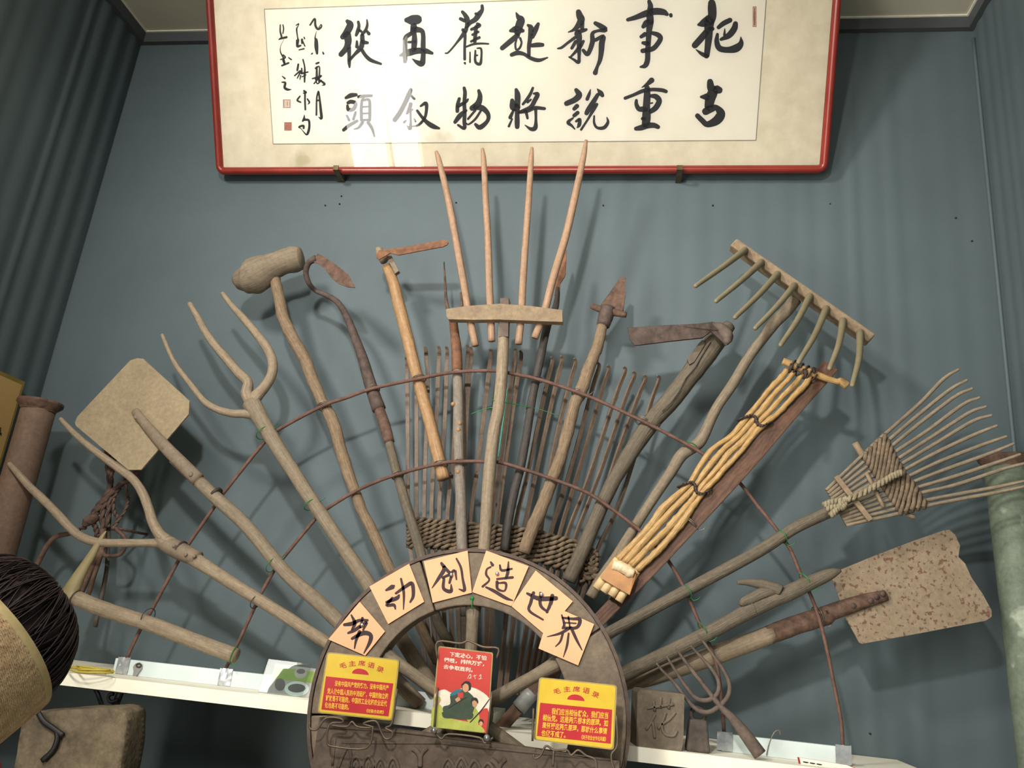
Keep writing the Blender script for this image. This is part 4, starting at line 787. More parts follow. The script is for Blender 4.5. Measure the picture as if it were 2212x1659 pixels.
# --- wire ties at the crossings
TI_ = [(320, 1332, 400, 1365, 16, o4, 'dark_wire', 0), (505, 1414, 400, 1375, 16, o4, 'green_wire', 1), (553, 1300, 640, 1350, 13, o3, 'dark_wire', 1), (590, 1220, 640, 1260, 16, o2, 'green_wire', 1), (572, 935, 640, 1040, 17, o1, 'green_wire', 0), (673, 1090, 720, 1160, 15, o1, 'green_wire', 1), (700, 876, 720, 930, 12, o5, 'grey_wire', 0), (806, 840, 820, 900, 12, o6, 'grey_wire', 0), (905, 818, 915, 860, 13, o7, 'grey_wire', 0), (952, 1002, 956, 1030, 13.5, o7, 'grey_wire', 1), (858, 1026, 870, 1060, 11, o6, 'grey_wire', 1), (995, 998, 998, 1050, 12, o8, 'grey_wire', 1), (1162, 820, 1150, 880, 9, oj, 'dark_wire', 0), (1250, 848, 1240, 900, 13, ok, 'grey_wire', 0), (1390, 911, 1340, 990, 18, ol, 'grey_wire', 0), (1494, 965, 1470, 1000, 13, om, 'green_wire', 0), (1690, 1160, 1600, 1205, 13, oo, 'green_wire', 0), (1485, 1278, 1400, 1325, 13, oo, 'green_wire', 1), (1738, 1255, 1650, 1300, 15, op, 'green_wire', 0), (1518, 1362, 1400, 1420, 16, op, 'green_wire', 1), (1768, 1330, 1700, 1350, 18, oq, 'grey_wire', 0), (1490, 1130, 1420, 1220, 16, on, 'grey_wire', 1)]
for (x, y, x2, y2, hw, off, mm, r) in TI_: tie(x, y, x2, y2, hw, off, mm, rods[r], 2 if mm == 'grey_wire' else 1, mm != 'dark_wire')

# ================================================================== THE CART WHEEL
WX, WZ, WR, WI, WY0, WY1 = -0.326, 1.4315, 0.354, 0.228, -0.47, -0.41
wheel = thing('cart_wheel', (WX, -.44, WZ-WR), 'old wooden cart wheel with an iron tyre hung with orange character cards', 'wheel')
def arc_block(mb, a0, a1, r0, r1, y0, y1, n=14):
    vs = []; fs = []
    for k in range(n+1):
        g = math.radians(a0+(a1-a0)*k/n); c, s_ = math.cos(g), math.sin(g)
        for (r, y) in ((r0, y0), (r1, y0), (r1, y1), (r0, y1)): vs.append((WX+r*c, y+.0015*noise.noise(Vector((c*9, s_*9, r*9))), WZ+r*s_))
    for k in range(n):
        for q in range(4): fs.append((k*4+q, k*4+(q+1) % 4, (k+1)*4+(q+1) % 4, (k+1)*4+q))
    fs += [(3, 2, 1, 0), tuple(n*4+q for q in range(4))]
    mb.add(vs, fs, None, False)
J = [36, 114, 186, 258, 324, 396]
for a, b in zip(J[:-1], J[1:]):
    mb = MB(); arc_block(mb, a+.35, b-.35, WI, WR-.008, WY0, WY1); bevel(mb.build('felloe', 'wheel_wood', wheel), .003)
mb = MB(); arc_block(mb, 0, 359.99, WR-.0075, WR, WY0-.003, WY1+.003, 72); mb.build('iron_tyre', 'tyre', wheel)
for a in (93, 33, 153, 213, 273, 333):
    g = math.radians(a); d = Vector((math.cos(g), 0, math.sin(g))); c = Vector((WX, -.438, WZ)); mb = MB()
    tube(mb, [c+d*r for r in (.045, .10, .16, .20, .235)], [.016, .015, .0135, .015, .020], 10, gn=.04); mb.build('spoke', 'wood_dusty', wheel)
mb = MB(); lathe(mb, (WX, -.49, WZ), [(0, 0), (.035, 0), (.045, .01), (.055, .03), (.058, .05), (.055, .07), (.045, .09), (.035, .1), (0, .1)], 28, (0, 1, 0)); mb.build('hub', 'wheel_wood', wheel)
mb = MB(); tube(mb, [at_y(*P1(1262, y), WY0-.002) for y in (440, 470, 500, 520)], .0012, 5); lathe(mb, at_y(*P1(1262, 440), WY0-.001), [(0, -.002), (.004, -.001), (.005, .001)], 10, (0, 1, 0)); mb.build('nail_thread', 'green_wire', wheel)
# cards
CARDS = [('lao', P1, [(230, 735), (455, 465), (637, 678), (495, 852)], [[(345, 630, 22), (400, 622, 30), (455, 598, 22), (512, 598, 18)], [(395, 560, 12), (420, 620, 26), (398, 665, 12)], [(475, 582, 20), (460, 650, 14)], [(372, 690, 16), (420, 668, 26), (505, 612, 20), (480, 668, 14)], [(400, 730, 20), (480, 690, 34), (532, 702, 30), (530, 750, 28), (485, 835, 8)], [(455, 680, 26), (430, 740, 20), (418, 800, 10)]], 470, 632),
 ('dong', P1, [(525, 355), (810, 192), (918, 465), (660, 625)], [[(645, 382, 16), (690, 358, 34), (702, 350, 16)], [(648, 468, 20), (720, 440, 30), (738, 418, 16)], [(690, 440, 24), (648, 490, 20), (700, 488, 24), (712, 518, 10)], [(752, 300, 16), (772, 400, 20), (770, 520, 8)], [(715, 405, 18), (790, 352, 26), (832, 335, 28), (840, 420, 24), (818, 468, 14)]], None, None),
 ('chuang', P1, [(915, 175), (1230, 97), (1260, 400), (980, 472)], [[(1042, 188, 20), (1062, 230, 30), (1020, 300, 24), (975, 366, 7)], [(1060, 212, 22), (1105, 258, 24), (1132, 238, 16)], [(1050, 292, 18), (1110, 272, 22), (1100, 330, 18)], [(1060, 300, 20), (1058, 370, 24), (1110, 390, 28), (1112, 340, 9)], [(1142, 245, 20), (1150, 305, 12)], [(1150, 155, 14), (1182, 220, 18), (1195, 300, 18), (1208, 382, 24), (1168, 374, 8)]], 1112, 270),
 ('zao', P2, [(300, 97), (605, 210), (483, 497), (200, 395)], [[(333, 180, 14), (346, 202, 24)], [(332, 215, 14), (305, 232, 14), (300, 270, 18), (322, 310, 14), (274, 356, 18)], [(298, 360, 14), (360, 390, 25), (440, 438, 24), (490, 456, 9)], [(398, 202, 14), (412, 240, 20), (485, 228, 14)], [(460, 178, 10), (455, 255, 24), (440, 298, 18)], [(378, 302, 16), (490, 290, 20)], [(378, 322, 24), (382, 372, 20), (432, 386, 14), (440, 332, 20), (380, 332, 10)]], 378, 262),
 ('shi', P2, [(655, 240), (922, 462), (722, 702), (480, 495)], [[(594, 405, 18), (680, 442, 34), (802, 440, 32)], [(640, 400, 24), (620, 470, 24), (610, 530, 20), (708, 594, 14)], [(690, 402, 20), (690, 490, 24), (742, 540, 14)], [(775, 420, 28), (762, 480, 28), (735, 540, 18)]], 697, 412),
 ('jie', P2, [(770, 490), (1075, 625), (960, 922), (675, 800)], [[(842, 560, 12), (860, 625, 20), (850, 655, 18)], [(850, 580, 16), (920, 588, 20), (972, 592, 28), (950, 650, 24), (860, 652, 18)], [(890, 572, 13), (900, 640, 13)], [(860, 615, 11), (945, 620, 11)], [(900, 652, 24), (830, 692, 20), (738, 716, 6)], [(910, 652, 24), (950, 740, 20), (988, 812, 8)], [(850, 692, 18), (832, 750, 16), (798, 786, 8)], [(892, 692, 14), (880, 780, 18), (854, 862, 6)]], None, None)]
CL = {'lao': 'steeply tilted orange character card touching the yellow plaque of four full lines', 'dong': 'orange character card without a pin, between two pinned cards on the rim', 'chuang': 'orange character card pinned just before the top spoke of the wheel', 'zao': 'orange character card pinned just past the top spoke of the wheel', 'shi': 'orange character card half covered by the last card of the arc', 'jie': 'unpinned orange character card lapping over its neighbour at the end of the arc'}
for nm, cf, q, st, px_, py_ in CARDS:
    y0 = WY0-.0045 - (.0015 if nm == 'jie' else 0); mb = MB(); pol = [at_y(*cf(*p), y0) for p in q]
    t = thing('character_card', pol[0], CL[nm], 'card', 'orange character cards on the wheel')
    prism(mb, pol, (0, .0012, 0)); mb.build('sheet', 'card', t)
    mb = MB()
    for s_ in st: stroke2d(mb, s_, lambda x, y: at_y(*cf(x, y), y0-.0004))
    mb.build('ink_character', 'ink_brown', t)
    if px_:
        mb = MB(); lathe(mb, at_y(*cf(px_, py_), y0-.0045), [(0, -.0012), (.003, -.001), (.0045, .0008), (.0035, .003), (.0015, .004)], 12, (0, 1, 0)); mb.build('drawing_pin', 'pin', t)

# ================================================================== FLAT TEXT
def text_shape(body, offset=0.0):
    cu = bpy.data.curves.new('t', 'FONT'); cu.body = body; cu.offset = offset; cu.resolution_u = 2
    o = bpy.data.objects.new('t', cu); col.objects.link(o); bpy.context.view_layer.update()
    e = o.evaluated_get(bpy.context.evaluated_depsgraph_get()); me = e.to_mesh()
    vs = [v.co.copy() for v in me.vertices]; fs = [tuple(p.vertices) for p in me.polygons]; e.to_mesh_clear()
    bpy.data.objects.remove(o); bpy.data.curves.remove(cu); return vs, fs
def text_quad(mb, body, quad, f3, offset=0.0):
    """fit the text into a quad TL, TR, BR, BL"""
    vs, fs = text_shape(body, offset)
    if not vs: return
    x0, x1 = min(v.x for v in vs), max(v.x for v in vs); y0, y1 = min(v.y for v in vs), max(v.y for v in vs)
    y0, y1 = min(y0, -.08), max(y1, .80)
    TL, TR, BR, BL = quad; out = []
    for v in vs:
        u = (v.x-x0)/(x1-x0+1e-9); w = (y1-v.y)/(y1-y0+1e-9)
        out.append(f3(*[TL[k]*(1-u)*(1-w)+TR[k]*u*(1-w)+BR[k]*u*w+BL[k]*(1-u)*w for k in (0, 1)]))
    mb.add(out, fs, None, False)
def rrect(q, r=0.06, n=5):
    """rounded quad in pixel space"""
    out = []
    for i in range(4):
        p, a, b = q[i], q[i-1], q[(i+1) % 4]
        A = (p[0]+(a[0]-p[0])*r, p[1]+(a[1]-p[1])*r); B = (p[0]+(b[0]-p[0])*r, p[1]+(b[1]-p[1])*r)
        for k in range(n+1):
            s_ = k/n; out.append(tuple((1-s_)**2*A[j]+2*s_*(1-s_)*p[j]+s_**2*B[j] for j in (0, 1)))
    return out
PY = -.545
def plaque(cf, q, label, lines, red, title, sun):
    f = lambda d: (lambda x, y: at_y(*cf(x, y), PY-d))
    t = thing('quotation_plaque', at_y(*cf(*q[3]), PY), label, 'plaque')
    mb = MB(); prism(mb, [at_y(*cf(*p), PY) for p in rrect(q, .05)], (0, .006, 0)); mb.build('body', 'plaque_edge', t)
    cx_, cy_ = sum(p[0] for p in q)/4, sum(p[1] for p in q)/4
    q2 = [(cx_+(p[0]-cx_)*.965, cy_+(p[1]-cy_)*.965) for p in q]
    mb = MB(); mb.add([f(.0006)(*p) for p in rrect(q2, .05)], [tuple(range(24))], None, False); mb.build('face', 'yellow', t)
    mb = MB(); sx, sy, sr = sun
    for k in range(13):
        g = math.radians(12+156*k/12); c, s_ = math.cos(g), -math.sin(g)
        a = (sx+c*sr*1.1, sy+s_*sr*1.1); b = (sx+c*sr*2.7, sy+s_*sr*1.75); nx, ny = -s_*2.2, c*2.2
        mb.add([f(.0009)(a[0]+nx*.4, a[1]+ny*.4), f(.0009)(b[0]+nx, b[1]+ny), f(.0009)(b[0]-nx, b[1]-ny), f(.0009)(a[0]-nx*.4, a[1]-ny*.4)], [(0, 1, 2, 3)], None, False)
    mb.build('sun_ray', 'yellow_ray', t)
    mb = MB(); mb.add([f(.0011)(sx+sr*math.cos(math.radians(a)), sy+.1*sr*math.cos(math.radians(a))-sr*.66*math.sin(math.radians(a))) for a in range(0, 181, 12)], [tuple(range(16))], None, False); mb.build('printed_sun', 'plaque_red', t)
    mb = MB(); mb.add([f(.0010)(*p) for p in red], [(0, 1, 2, 3)], None, False); mb.build('red_field', 'plaque_red', t)
    mb = MB()
    for (ch, x, y, rot) in title:
        w = 25; c, s_ = math.cos(rot), math.sin(rot)
        text_quad(mb, ch, [(x+c*a-s_*b, y+s_*a+c*b) for a, b in ((-w, -20), (w, -20), (w, 20), (-w, 20))], f(.0012), .008)
    mb.build('title_lettering', 'plaque_red', t)
    mb = MB()
    for body, qd in lines:
        gx = 1.0; qd = [(p[0], p[1]+(-5 if i < 2 else 5)) for i, p in enumerate(qd)]
        text_quad(mb, body, qd, f(.0014), .018)
    mb.build('lettering', 'gold_text', t); return t
plaque(P1, [(222, 825), (742, 882), (690, 1320), (150, 1262)], 'yellow and red quotation plaque below the first orange card of the arc', [
    ('没有中国共产党的努力，没有中国共产', [(278, 1035), (665, 1068), (662, 1100), (275, 1066)]),
    ('党人做中国人民的中流砥柱，中国的独立和', [(225, 1088), (660, 1128), (657, 1162), (221, 1122)]),
    ('解放是不可能的，中国的工业化和农业近代', [(214, 1138), (652, 1180), (649, 1214), (211, 1172)]),
    ('化也是不可能的。', [(207, 1190), (380, 1206), (377, 1238), (203, 1222)]), ('《论联合政府》', [(505, 1238), (630, 1250), (628, 1268), (503, 1256)])],
    [(213, 1000), (697, 1052), (662, 1288), (180, 1238)], [('毛', 335, 922, -.22), ('主', 402, 908, -.08), ('席', 470, 906, .08), ('语', 538, 920, .2), ('录', 603, 950, .38)], (460, 985, 60))
plaque(P2, [(680, 1006), (1240, 1064), (1216, 1530), (640, 1458)], 'yellow and red quotation plaque beside the clay brick, below the last orange card', [
    ('我们应当相信群众，我们应当', [(772, 1232), (1178, 1264), (1174, 1304), (768, 1270)]),
    ('相信党。这是两条根本的原理。如', [(708, 1276), (1176, 1318), (1172, 1358), (704, 1314)]),
    ('果怀疑这两条原理，那就什么事情', [(704, 1332), (1170, 1376), (1166, 1414), (700, 1370)]),
    ('也做不成了。', [(698, 1388), (872, 1404), (868, 1440), (694, 1424)]), ('《关于农业合作化问题》', [(985, 1424), (1162, 1440), (1160, 1464), (983, 1448)])],
    [(688, 1190), (1204, 1240), (1194, 1484), (664, 1428)], [('毛', 808, 1106, -.22), ('主', 880, 1092, -.08), ('席', 948, 1092, .08), ('语', 1018, 1102, .2), ('录', 1086, 1132, .38)], (944, 1172, 62))
# middle poster
f = lambda d: (lambda x, y: at_y(*P2(x, y), PY-d))
q = [(-44, 782), (350, 830), (312, 1412), (-96, 1366)]
t = thing('propaganda_poster', at_y(*P2(*q[3]), PY), 'red upright picture board of figures with rifles, on a wire easel', 'poster')
mb = MB(); prism(mb, [at_y(*P2(*p), PY) for p in rrect(q, .035)], (0, .006, 0)); mb.build('body', 'plaque_edge', t)
cx_, cy_ = sum(p[0] for p in q)/4, sum(p[1] for p in q)/4
mb = MB(); mb.add([f(.0006)(*p) for p in rrect([(cx_+(p[0]-cx_)*.96, cy_+(p[1]-cy_)*.97) for p in q], .035)], [tuple(range(24))], None, False); mb.build('red_ground', 'poster_red', t)
def blob(name, m_, pts, d, smooth=True):
    pts = [c[:2] for c in cr([tuple(p) for p in pts]+[tuple(pts[0])], 4)][:-1] if smooth else pts
    mb = MB(); v = [f(d)(*p) for p in pts]; mb.add(v, [tuple(x) for x in tessellate_polygon([v])], None, False); mb.build(name, m_, t)
blob('printed_shape', 'poster_white', [(-70, 1180), (-62, 1120), (0, 1095), (60, 1120), (140, 1080), (230, 1090), (322, 1160), (318, 1260), (200, 1300), (60, 1260), (-60, 1280)], .0008)
blob('printed_shape', 'poster_red', [(200, 1290), (310, 1230), (306, 1390), (260, 1395)], .0010)
blob('printed_shape', 'poster_light_green', [(-92, 1290), (0, 1290), (80, 1310), (180, 1330), (250, 1350), (290, 1400), (200, 1396), (0, 1374), (-92, 1360)], .0011)
blob('printed_figure', 'poster_light_green', [(170, 1240), (215, 1220), (250, 1280), (240, 1350), (190, 1350), (160, 1300)], .0012)
blob('printed_figure', 'poster_light_green', [(-90, 1230), (-40, 1200), (-10, 1240), (-10, 1300), (-90, 1310)], .0012)
blob('printed_figure', 'poster_green', [(40, 1140), (90, 1110), (150, 1100), (210, 1150), (220, 1200), (200, 1270), (170, 1310), (60, 1300), (0, 1270), (-10, 1220), (40, 1200)], .0014)
blob('printed_figure', 'poster_green', [(-20, 1260), (80, 1230), (200, 1260), (190, 1310), (100, 1300), (0, 1300)], .0015)
blob('printed_cape', 'poster_teal', [(38, 1130), (80, 1098), (130, 1092), (120, 1110), (60, 1140)], .0016)
blob('printed_hair', 'poster_hair', [(120, 1060), (150, 1035), (185, 1045), (190, 1090), (170, 1105), (130, 1095)], .0016)
blob('printed_face', 'poster_skin', [(130, 1070), (150, 1052), (172, 1065), (172, 1100), (150, 1115), (132, 1098)], .0018)
blob('printed_hand', 'poster_skin', [(75, 1165), (100, 1150), (115, 1170), (95, 1190)], .0018)
blob('printed_book', 'poster_red', [(95, 1120), (135, 1115), (135, 1155), (97, 1158)], .0017, False)
for (x, y, r, hh) in ((-50, 1175, 24, 1), (215, 1190, 28, 1), (262, 1335, 20, 1)):
    blob('printed_hair', 'poster_hair' if r != 24 else 'poster_light_green', [(x-r, y), (x-r*.6, y-r*1.2), (x+r*.6, y-r*1.2), (x+r, y), (x, y+r*.3)], .0016)
    blob('printed_face', 'poster_skin', [(x-r*.6, y-r*.2), (x, y-r*.6), (x+r*.7, y), (x+r*.3, y+r*1.1), (x-r*.4, y+r*.9)], .0018)
mb = MB(); stroke2d(mb, [(185, 1330, 7), (260, 1250, 8), (322, 1165, 5)], f(.0019)); stroke2d(mb, [(30, 1230, 5), (90, 1190, 6), (160, 1150, 4)], f(.0019)); mb.build('printed_rifle', 'poster_hair', t)
mb = MB()
for body, qd in (('下定决心，不怕', [(40, 824), (304, 852), (300, 888), (36, 858)]), ('牺牲，排除万难，', [(0, 864), (288, 896), (284, 930), (-4, 898)]), ('去争取胜利。', [(-4, 914), (206, 940), (202, 972), (-8, 946)])): text_quad(mb, body, qd, f(.0010), .022)
mb.build('lettering', 'poster_white', t)
mb = MB()
for s_ in ([(165, 1015, 3), (185, 985, 4), (190, 1005, 4), (175, 1015, 3), (195, 1012, 3)], [(215, 990, 3), (222, 1018, 4)], [(205, 1000, 3), (232, 992, 3)], [(250, 1000, 3), (262, 988, 4), (258, 1018, 4), (245, 1018, 3), (270, 1016, 3)]): stroke2d(mb, s_, f(.0010))
mb.build('signature', 'poster_white', t)
# easels
def easel(label, cf, lines, loc):
    t = thing('wire_easel', loc, label, 'easel')
    for i, pl in enumerate(lines):
        mb = MB(); q = cr([tuple(p) for p in pl], 4); tube(mb, [at_y(*cf(x, y), PY-.006) for x, y in q], .0022, 6); mb.build('wire', 'wire', t)
    return t
easel('bent wire easel under the plaque nearest the acrylic photo stand', P1, [[(95, 1330), (100, 1375), (150, 1380), (215, 1300), (320, 1305), (330, 1332), (240, 1345), (222, 1470), (270, 1505), (505, 1515), (550, 1380), (540, 1362), (480, 1340), (570, 1322), (610, 1400), (640, 1448), (680, 1440), (690, 1400), (640, 1370), (690, 1330), (724, 1090)], [(240, 1350), (360, 1362), (400, 1326), (440, 1362), (545, 1372)]], at_y(*P1(300, 1505), PY))
e = easel('wire easel with glass bead feet under the red picture board', P2, [[(-50, 1080), (-75, 1390)], [(342, 1110), (305, 1440)], [(-52, 870), (-48, 752), (110, 764), (165, 745), (190, 752), (280, 790), (385, 800), (376, 872)], [(-75, 1395), (-20, 1450), (30, 1415), (250, 1440), (290, 1480), (350, 1440)]], at_y(*P2(100, 1450), PY))
for (x, y) in ((-75, 1388), (305, 1442)):
    mb = MB(); P = at_y(*P2(x, y), PY-.012); lathe(mb, P, [(0, -.007), (.005, -.005), (.007, 0), (.005, .005), (0, .007)], 14, (0, 1, 0)); mb.build('bead', 'pin', e)
easel('bent wire easel under the plaque nearest the clay brick', P2, [[(640, 1230), (632, 1465)], [(1236, 1280), (1242, 1490), (1200, 1560), (1210, 1640), (1240, 1700)], [(640, 1560), (650, 1590), (690, 1570), (730, 1500), (785, 1530), (880, 1530), (910, 1568), (960, 1530), (1020, 1570), (1085, 1600), (1092, 1690)], [(785, 1532), (780, 1650)]], at_y(*P2(900, 1560), PY))

# ================================================================== CARVED BOARD AND THE BENCH BELOW
BY = -.515; TZ = WZ-WR-.002
t = thing('carved_board', (-.33, BY, TZ+.001), 'grey-brown carved wooden board with lotus petals leaning before the wheel', 'board')
bp_ = [at_y(690, 1550, BY), at_y(1338, 1644, BY), at_y(1350, 1740, BY), at_y(664, 1720, BY)]
bp_[2].z = TZ+.001; bp_[3].z = TZ+.001
mb = MB(); prism(mb, bp_, (0, .022, 0)); mb.build('panel', 'carved', t)
fb = lambda x, y, c_=P1: at_y(*c_(x, y), BY-.002)
def relief(pl, w, cf=P1):
    mb = MB(); q = cr([tuple(p) for p in pl], 5); tube(mb, [at_y(*cf(x, y), BY) for x, y in q], w, 6, flat=.8); mb.build('relief', 'carved', t)
relief([(170, 1360), (700, 1395), (1100, 1440), (1396, 1475)], .0035); relief([(330, 1480), (1396, 1475+60)], .003) if False else None
relief([(330, 1475), (450, 1478), (1040, 1480)], .0025); relief([(-20, 1480), (600, 1545), (1200, 1600)], .003, P2)
for x0, y0, w_, h_ in [(430+88*k, 1655+8*k, 44, 78+14*(k % 2)) for k in range(4)] + [(1090+95*k, 1690+6*k, 48, 110-12*abs(k-1)) for k in range(4)]:
    relief([(x0-w_, y0), (x0-w_*.7, y0-h_*.6), (x0, y0-h_), (x0+w_*.7, y0-h_*.6), (x0+w_, y0)], .004)
    relief([(x0-w_*.4, y0), (x0, y0-h_*.62), (x0+w_*.4, y0)], .0025)
for cf, x, y in ((P1, 890, 1540), (P2, 390, 1620)):
    relief([(x-55, y-20), (x-25, y), (x, y+45), (x, y+110)], .006, cf); relief([(x+50, y-25), (x+20, y+5), (x, y+45)], .005, cf)
relief([(280, 1440), (260, 1640)], .003); relief([(300, 1660), (340, 1560), (375, 1500), (390, 1560), (395, 1660)], .004)
relief([(780, 1540), (1080, 1590)], .003, P2); relief([(1080, 1590), (1085, 1660)], .003, P2)
bench = thing('display_bench', (-.33, -.55, 0), 'wooden bench carrying the cart wheel', 'bench')
mb = MB(); abox(mb, (-.85, -.72, TZ-.045), (.2, -.395, TZ)); mb.build('top', 'wheel_wood', bench)
for x in (-.8, .15):
    for y in (-.69, -.425):
        mb = MB(); abox(mb, (x-.03, y-.03, 0), (x+.03, y+.03, TZ-.045)); mb.build('leg', 'wheel_wood', bench)

# ================================================================== THINGS ON AND UNDER THE SHELVES
# clay brick
q = [m3(222, 1140), m3(550, 1162), m3(548, 1500), m3(228, 1530)]
YBk = -.372; c0, c1 = at_y(*q[0], YBk), at_y(*q[1], YBk); x0, x1 = at_y(*q[3], YBk).x, c1.x; zt = (c0.z+c1.z)/2
t = thing('clay_brick', ((x0+x1)/2, YBk, ZS2), 'square grey clay brick stamped with a flower character on the shelf', 'brick')
mb = MB(); prism(mb, [(x0, YBk, ZS2+.0005), (x1-.004, YBk-.0, ZS2+.0005), (x1, YBk, ZS2+.02), (x1, YBk, zt-.002), (x1-.006, YBk, zt), (x0+.004, YBk, zt+.001), (x0-.002, YBk, zt-.006)], (-.012, .075, 0)); bevel(mb.build('body', 'brick_clay', t), .004)
for pl in ([(395, 1190), (388, 1260)], [(300, 1262), (385, 1250), (480, 1236)], [(345, 1215), (352, 1280)], [(450, 1195), (445, 1265)], [(355, 1300), (325, 1360), (295, 1405)], [(338, 1350), (345, 1400), (352, 1460)], [(425, 1290), (405, 1350), (375, 1400)], [(490, 1290), (450, 1335), (400, 1370)], [(400, 1360), (405, 1410), (430, 1440), (480, 1445), (500, 1412)]):
    mb = MB(); tube(mb, [at_y(*m3(x, y), YBk) for x, y in cr([tuple(p) for p in pl], 4)], .0035, 6, flat=1.0); mb.build('stamped_stroke', 'brick_clay', t)
# iron weight
Yw = -.36
a = [at_y(*m3(x, y), Yw) for x, y in ((560, 1545), (722, 1550), (700, 1345), (580, 1342))]
cx_ = (a[0].x+a[1].x)/2; hw0 = (a[1].x-a[0].x)/2; hw1 = (a[2].x-a[3].x)/2; zt = a[2].z; YC = Yw+hw0
t = thing('iron_weight', (cx_, YC, ZS2), 'tapered dark iron weight with a ring on top beside the clay brick', 'weight')
mb = MB(); vs = []
for z, h in ((ZS2+.0005, hw0), (zt, hw1)): vs += [(cx_-h, YC-h, z), (cx_+h, YC-h, z), (cx_+h, YC+h, z), (cx_-h, YC+h, z)]
mb.add(vs, [(3, 2, 1, 0), (4, 5, 6, 7), (0, 1, 5, 4), (1, 2, 6, 5), (2, 3, 7, 6), (3, 0, 4, 7)], None, False); bevel(mb.build('body', 'cast_iron', t), .005)
mb = MB(); tube(mb, [(cx_+.015*math.cos(g), YC, zt+.008+.015*math.sin(g)) for g in [2*math.pi*k/20 for k in range(21)]], .005, 8); mb.build('ring', 'cast_iron', t)
# wire hook and label
mb = MB(); tube(mb, [tp(x, y, .008) for x, y in cr([m3(*p) for p in ((1095, 1575), (1112, 1500), (1145, 1425), (1178, 1408), (1187, 1440))], 5)], .0012, 6); mb.build('hook', 'grey_wire', st2)
Yl = -.345; a = [m3(1300, 1586), m3(1640, 1640), m3(1720, 1672), m3(1312, 1640)]
t = thing('exhibit_label', at_y(*a[3], Yl), 'white paper exhibit label edged in red on the shelf', 'label')
mb = MB(); P = [at_y(*p, Yl) for p in a]; prism(mb, P, (0, .001, 0)); mb.build('edge', 'label_red', t)
c = sum((Vector(p) for p in P), Vector())/4; mb = MB(); mb.add([c+(p-c)*.93+Vector((0, -.0006, 0)) for p in P], [(0, 1, 2, 3)], None, False); mb.build('face', 'shelf', t)
mb = MB(); text_quad(mb, '旧物 展品 —', [m3(1340, 1612), m3(1450, 1630), m3(1452, 1646), m3(1342, 1628)], lambda x, y: at_y(x, y, Yl-.001)) if False else None
mb = MB()
for k in range(3): stroke2d(mb, [(1340+45*k, 1618+7*k, 7), (1360+45*k, 1622+7*k, 9), (1372+45*k, 1623+7*k, 6)], lambda x, y: at_y(*m3(x, y), Yl-.0012))
mb.build('print', 'ink', t)
# clip on the strip
t = thing('metal_clip', tp(*m8(650, 335), .012), 'grey metal clip with a ring end hooked over the white strip', 'clip')
mb = MB(); prism(mb, [tp(*m8(x, y), .013) for x, y in ((668, 215), (688, 190), (715, 182), (738, 200), (735, 230), (700, 275), (688, 300), (660, 335), (645, 335), (668, 275), (672, 255))], (0, .003, 0)); mb.build('body', 'grey_tape', t)
mb = MB(); tube(mb, [tp(710+0, 0, 0)*0 + tp(*m8(712+18*math.cos(g), 205+14*math.sin(g)), .0145) for g in [2*math.pi*k/16 for k in range(17)]], .0018, 6); mb.build('ring', 'dark_wire', t)
# rubber bands on the shelf
t = thing('rubber_bands', on_shelf(*m8(380, 240), ZS), 'loose yellow rubber bands lying on the white shelf', 'rubber bands')
rnd = random.Random(11)
for k in range(6):
    c = on_shelf(*m8(rnd.uniform(330, 440), rnd.uniform(232, 248)), ZS+.003+.0025*k); a, b = rnd.uniform(.03, .055), rnd.uniform(.02, .05); r0 = rnd.uniform(0, 3)
    c.x = max(c.x, XL+.1); mb = MB(); tube(mb, [c+Vector((a*math.cos(g)+.006*math.sin(3*g+r0), b*math.sin(g)*.8, .002*math.sin(2*g+r0))) for g in [2*math.pi*j/28 for j in range(29)]], .0022, 6); mb.build('band', 'rubber', t)
# acrylic photo stand
Yp = -.33
t = thing('photo_stand', at_y(*m8(1850, 450), Yp), 'clear acrylic stand holding a photo of pots on grass beside the wheel', 'photo stand')
mb = MB(); prism(mb, [at_y(*m8(x, y), Yp-.012) for x, y in ((1712, 155), (2045, 195), (1965, 462), (1628, 420))], (0, .002, 0)); mb.build('acrylic_sheet', 'acrylic', t)
pq = [(1768, 190), (2085, 232), (2062, 470), (1700, 424)]
mb = MB(); prism(mb, [at_y(*m8(x, y), Yp) for x, y in pq], (0, .001, 0)); mb.build('photo', 'photo_grey', t)
def pblob(m_, pts, d): mb = MB(); mb.add([at_y(*m8(x, y), Yp-d) for x, y in pts], [tuple(range(len(pts)))], None, False); mb.build('photo_print', m_, t)
pblob('photo_green', [(1766, 215), (2080, 255), (2070, 345), (1990, 330), (1900, 320), (1745, 315)], .0006)
el = lambda cx_, cy_, a, b: [(cx_+a*math.cos(2*math.pi*k/20), cy_+b*math.sin(2*math.pi*k/20)) for k in range(20)]
pblob('photo_dark', el(1800, 352, 40, 48), .0010); pblob('strip', el(1930, 385, 95, 58), .0009); pblob('photo_dark', el(1930, 380, 68, 34), .0012); pblob('photo_grey', el(1960, 265, 50, 40), .0011); pblob('photo_dark', el(1962, 250, 34, 20), .0013)
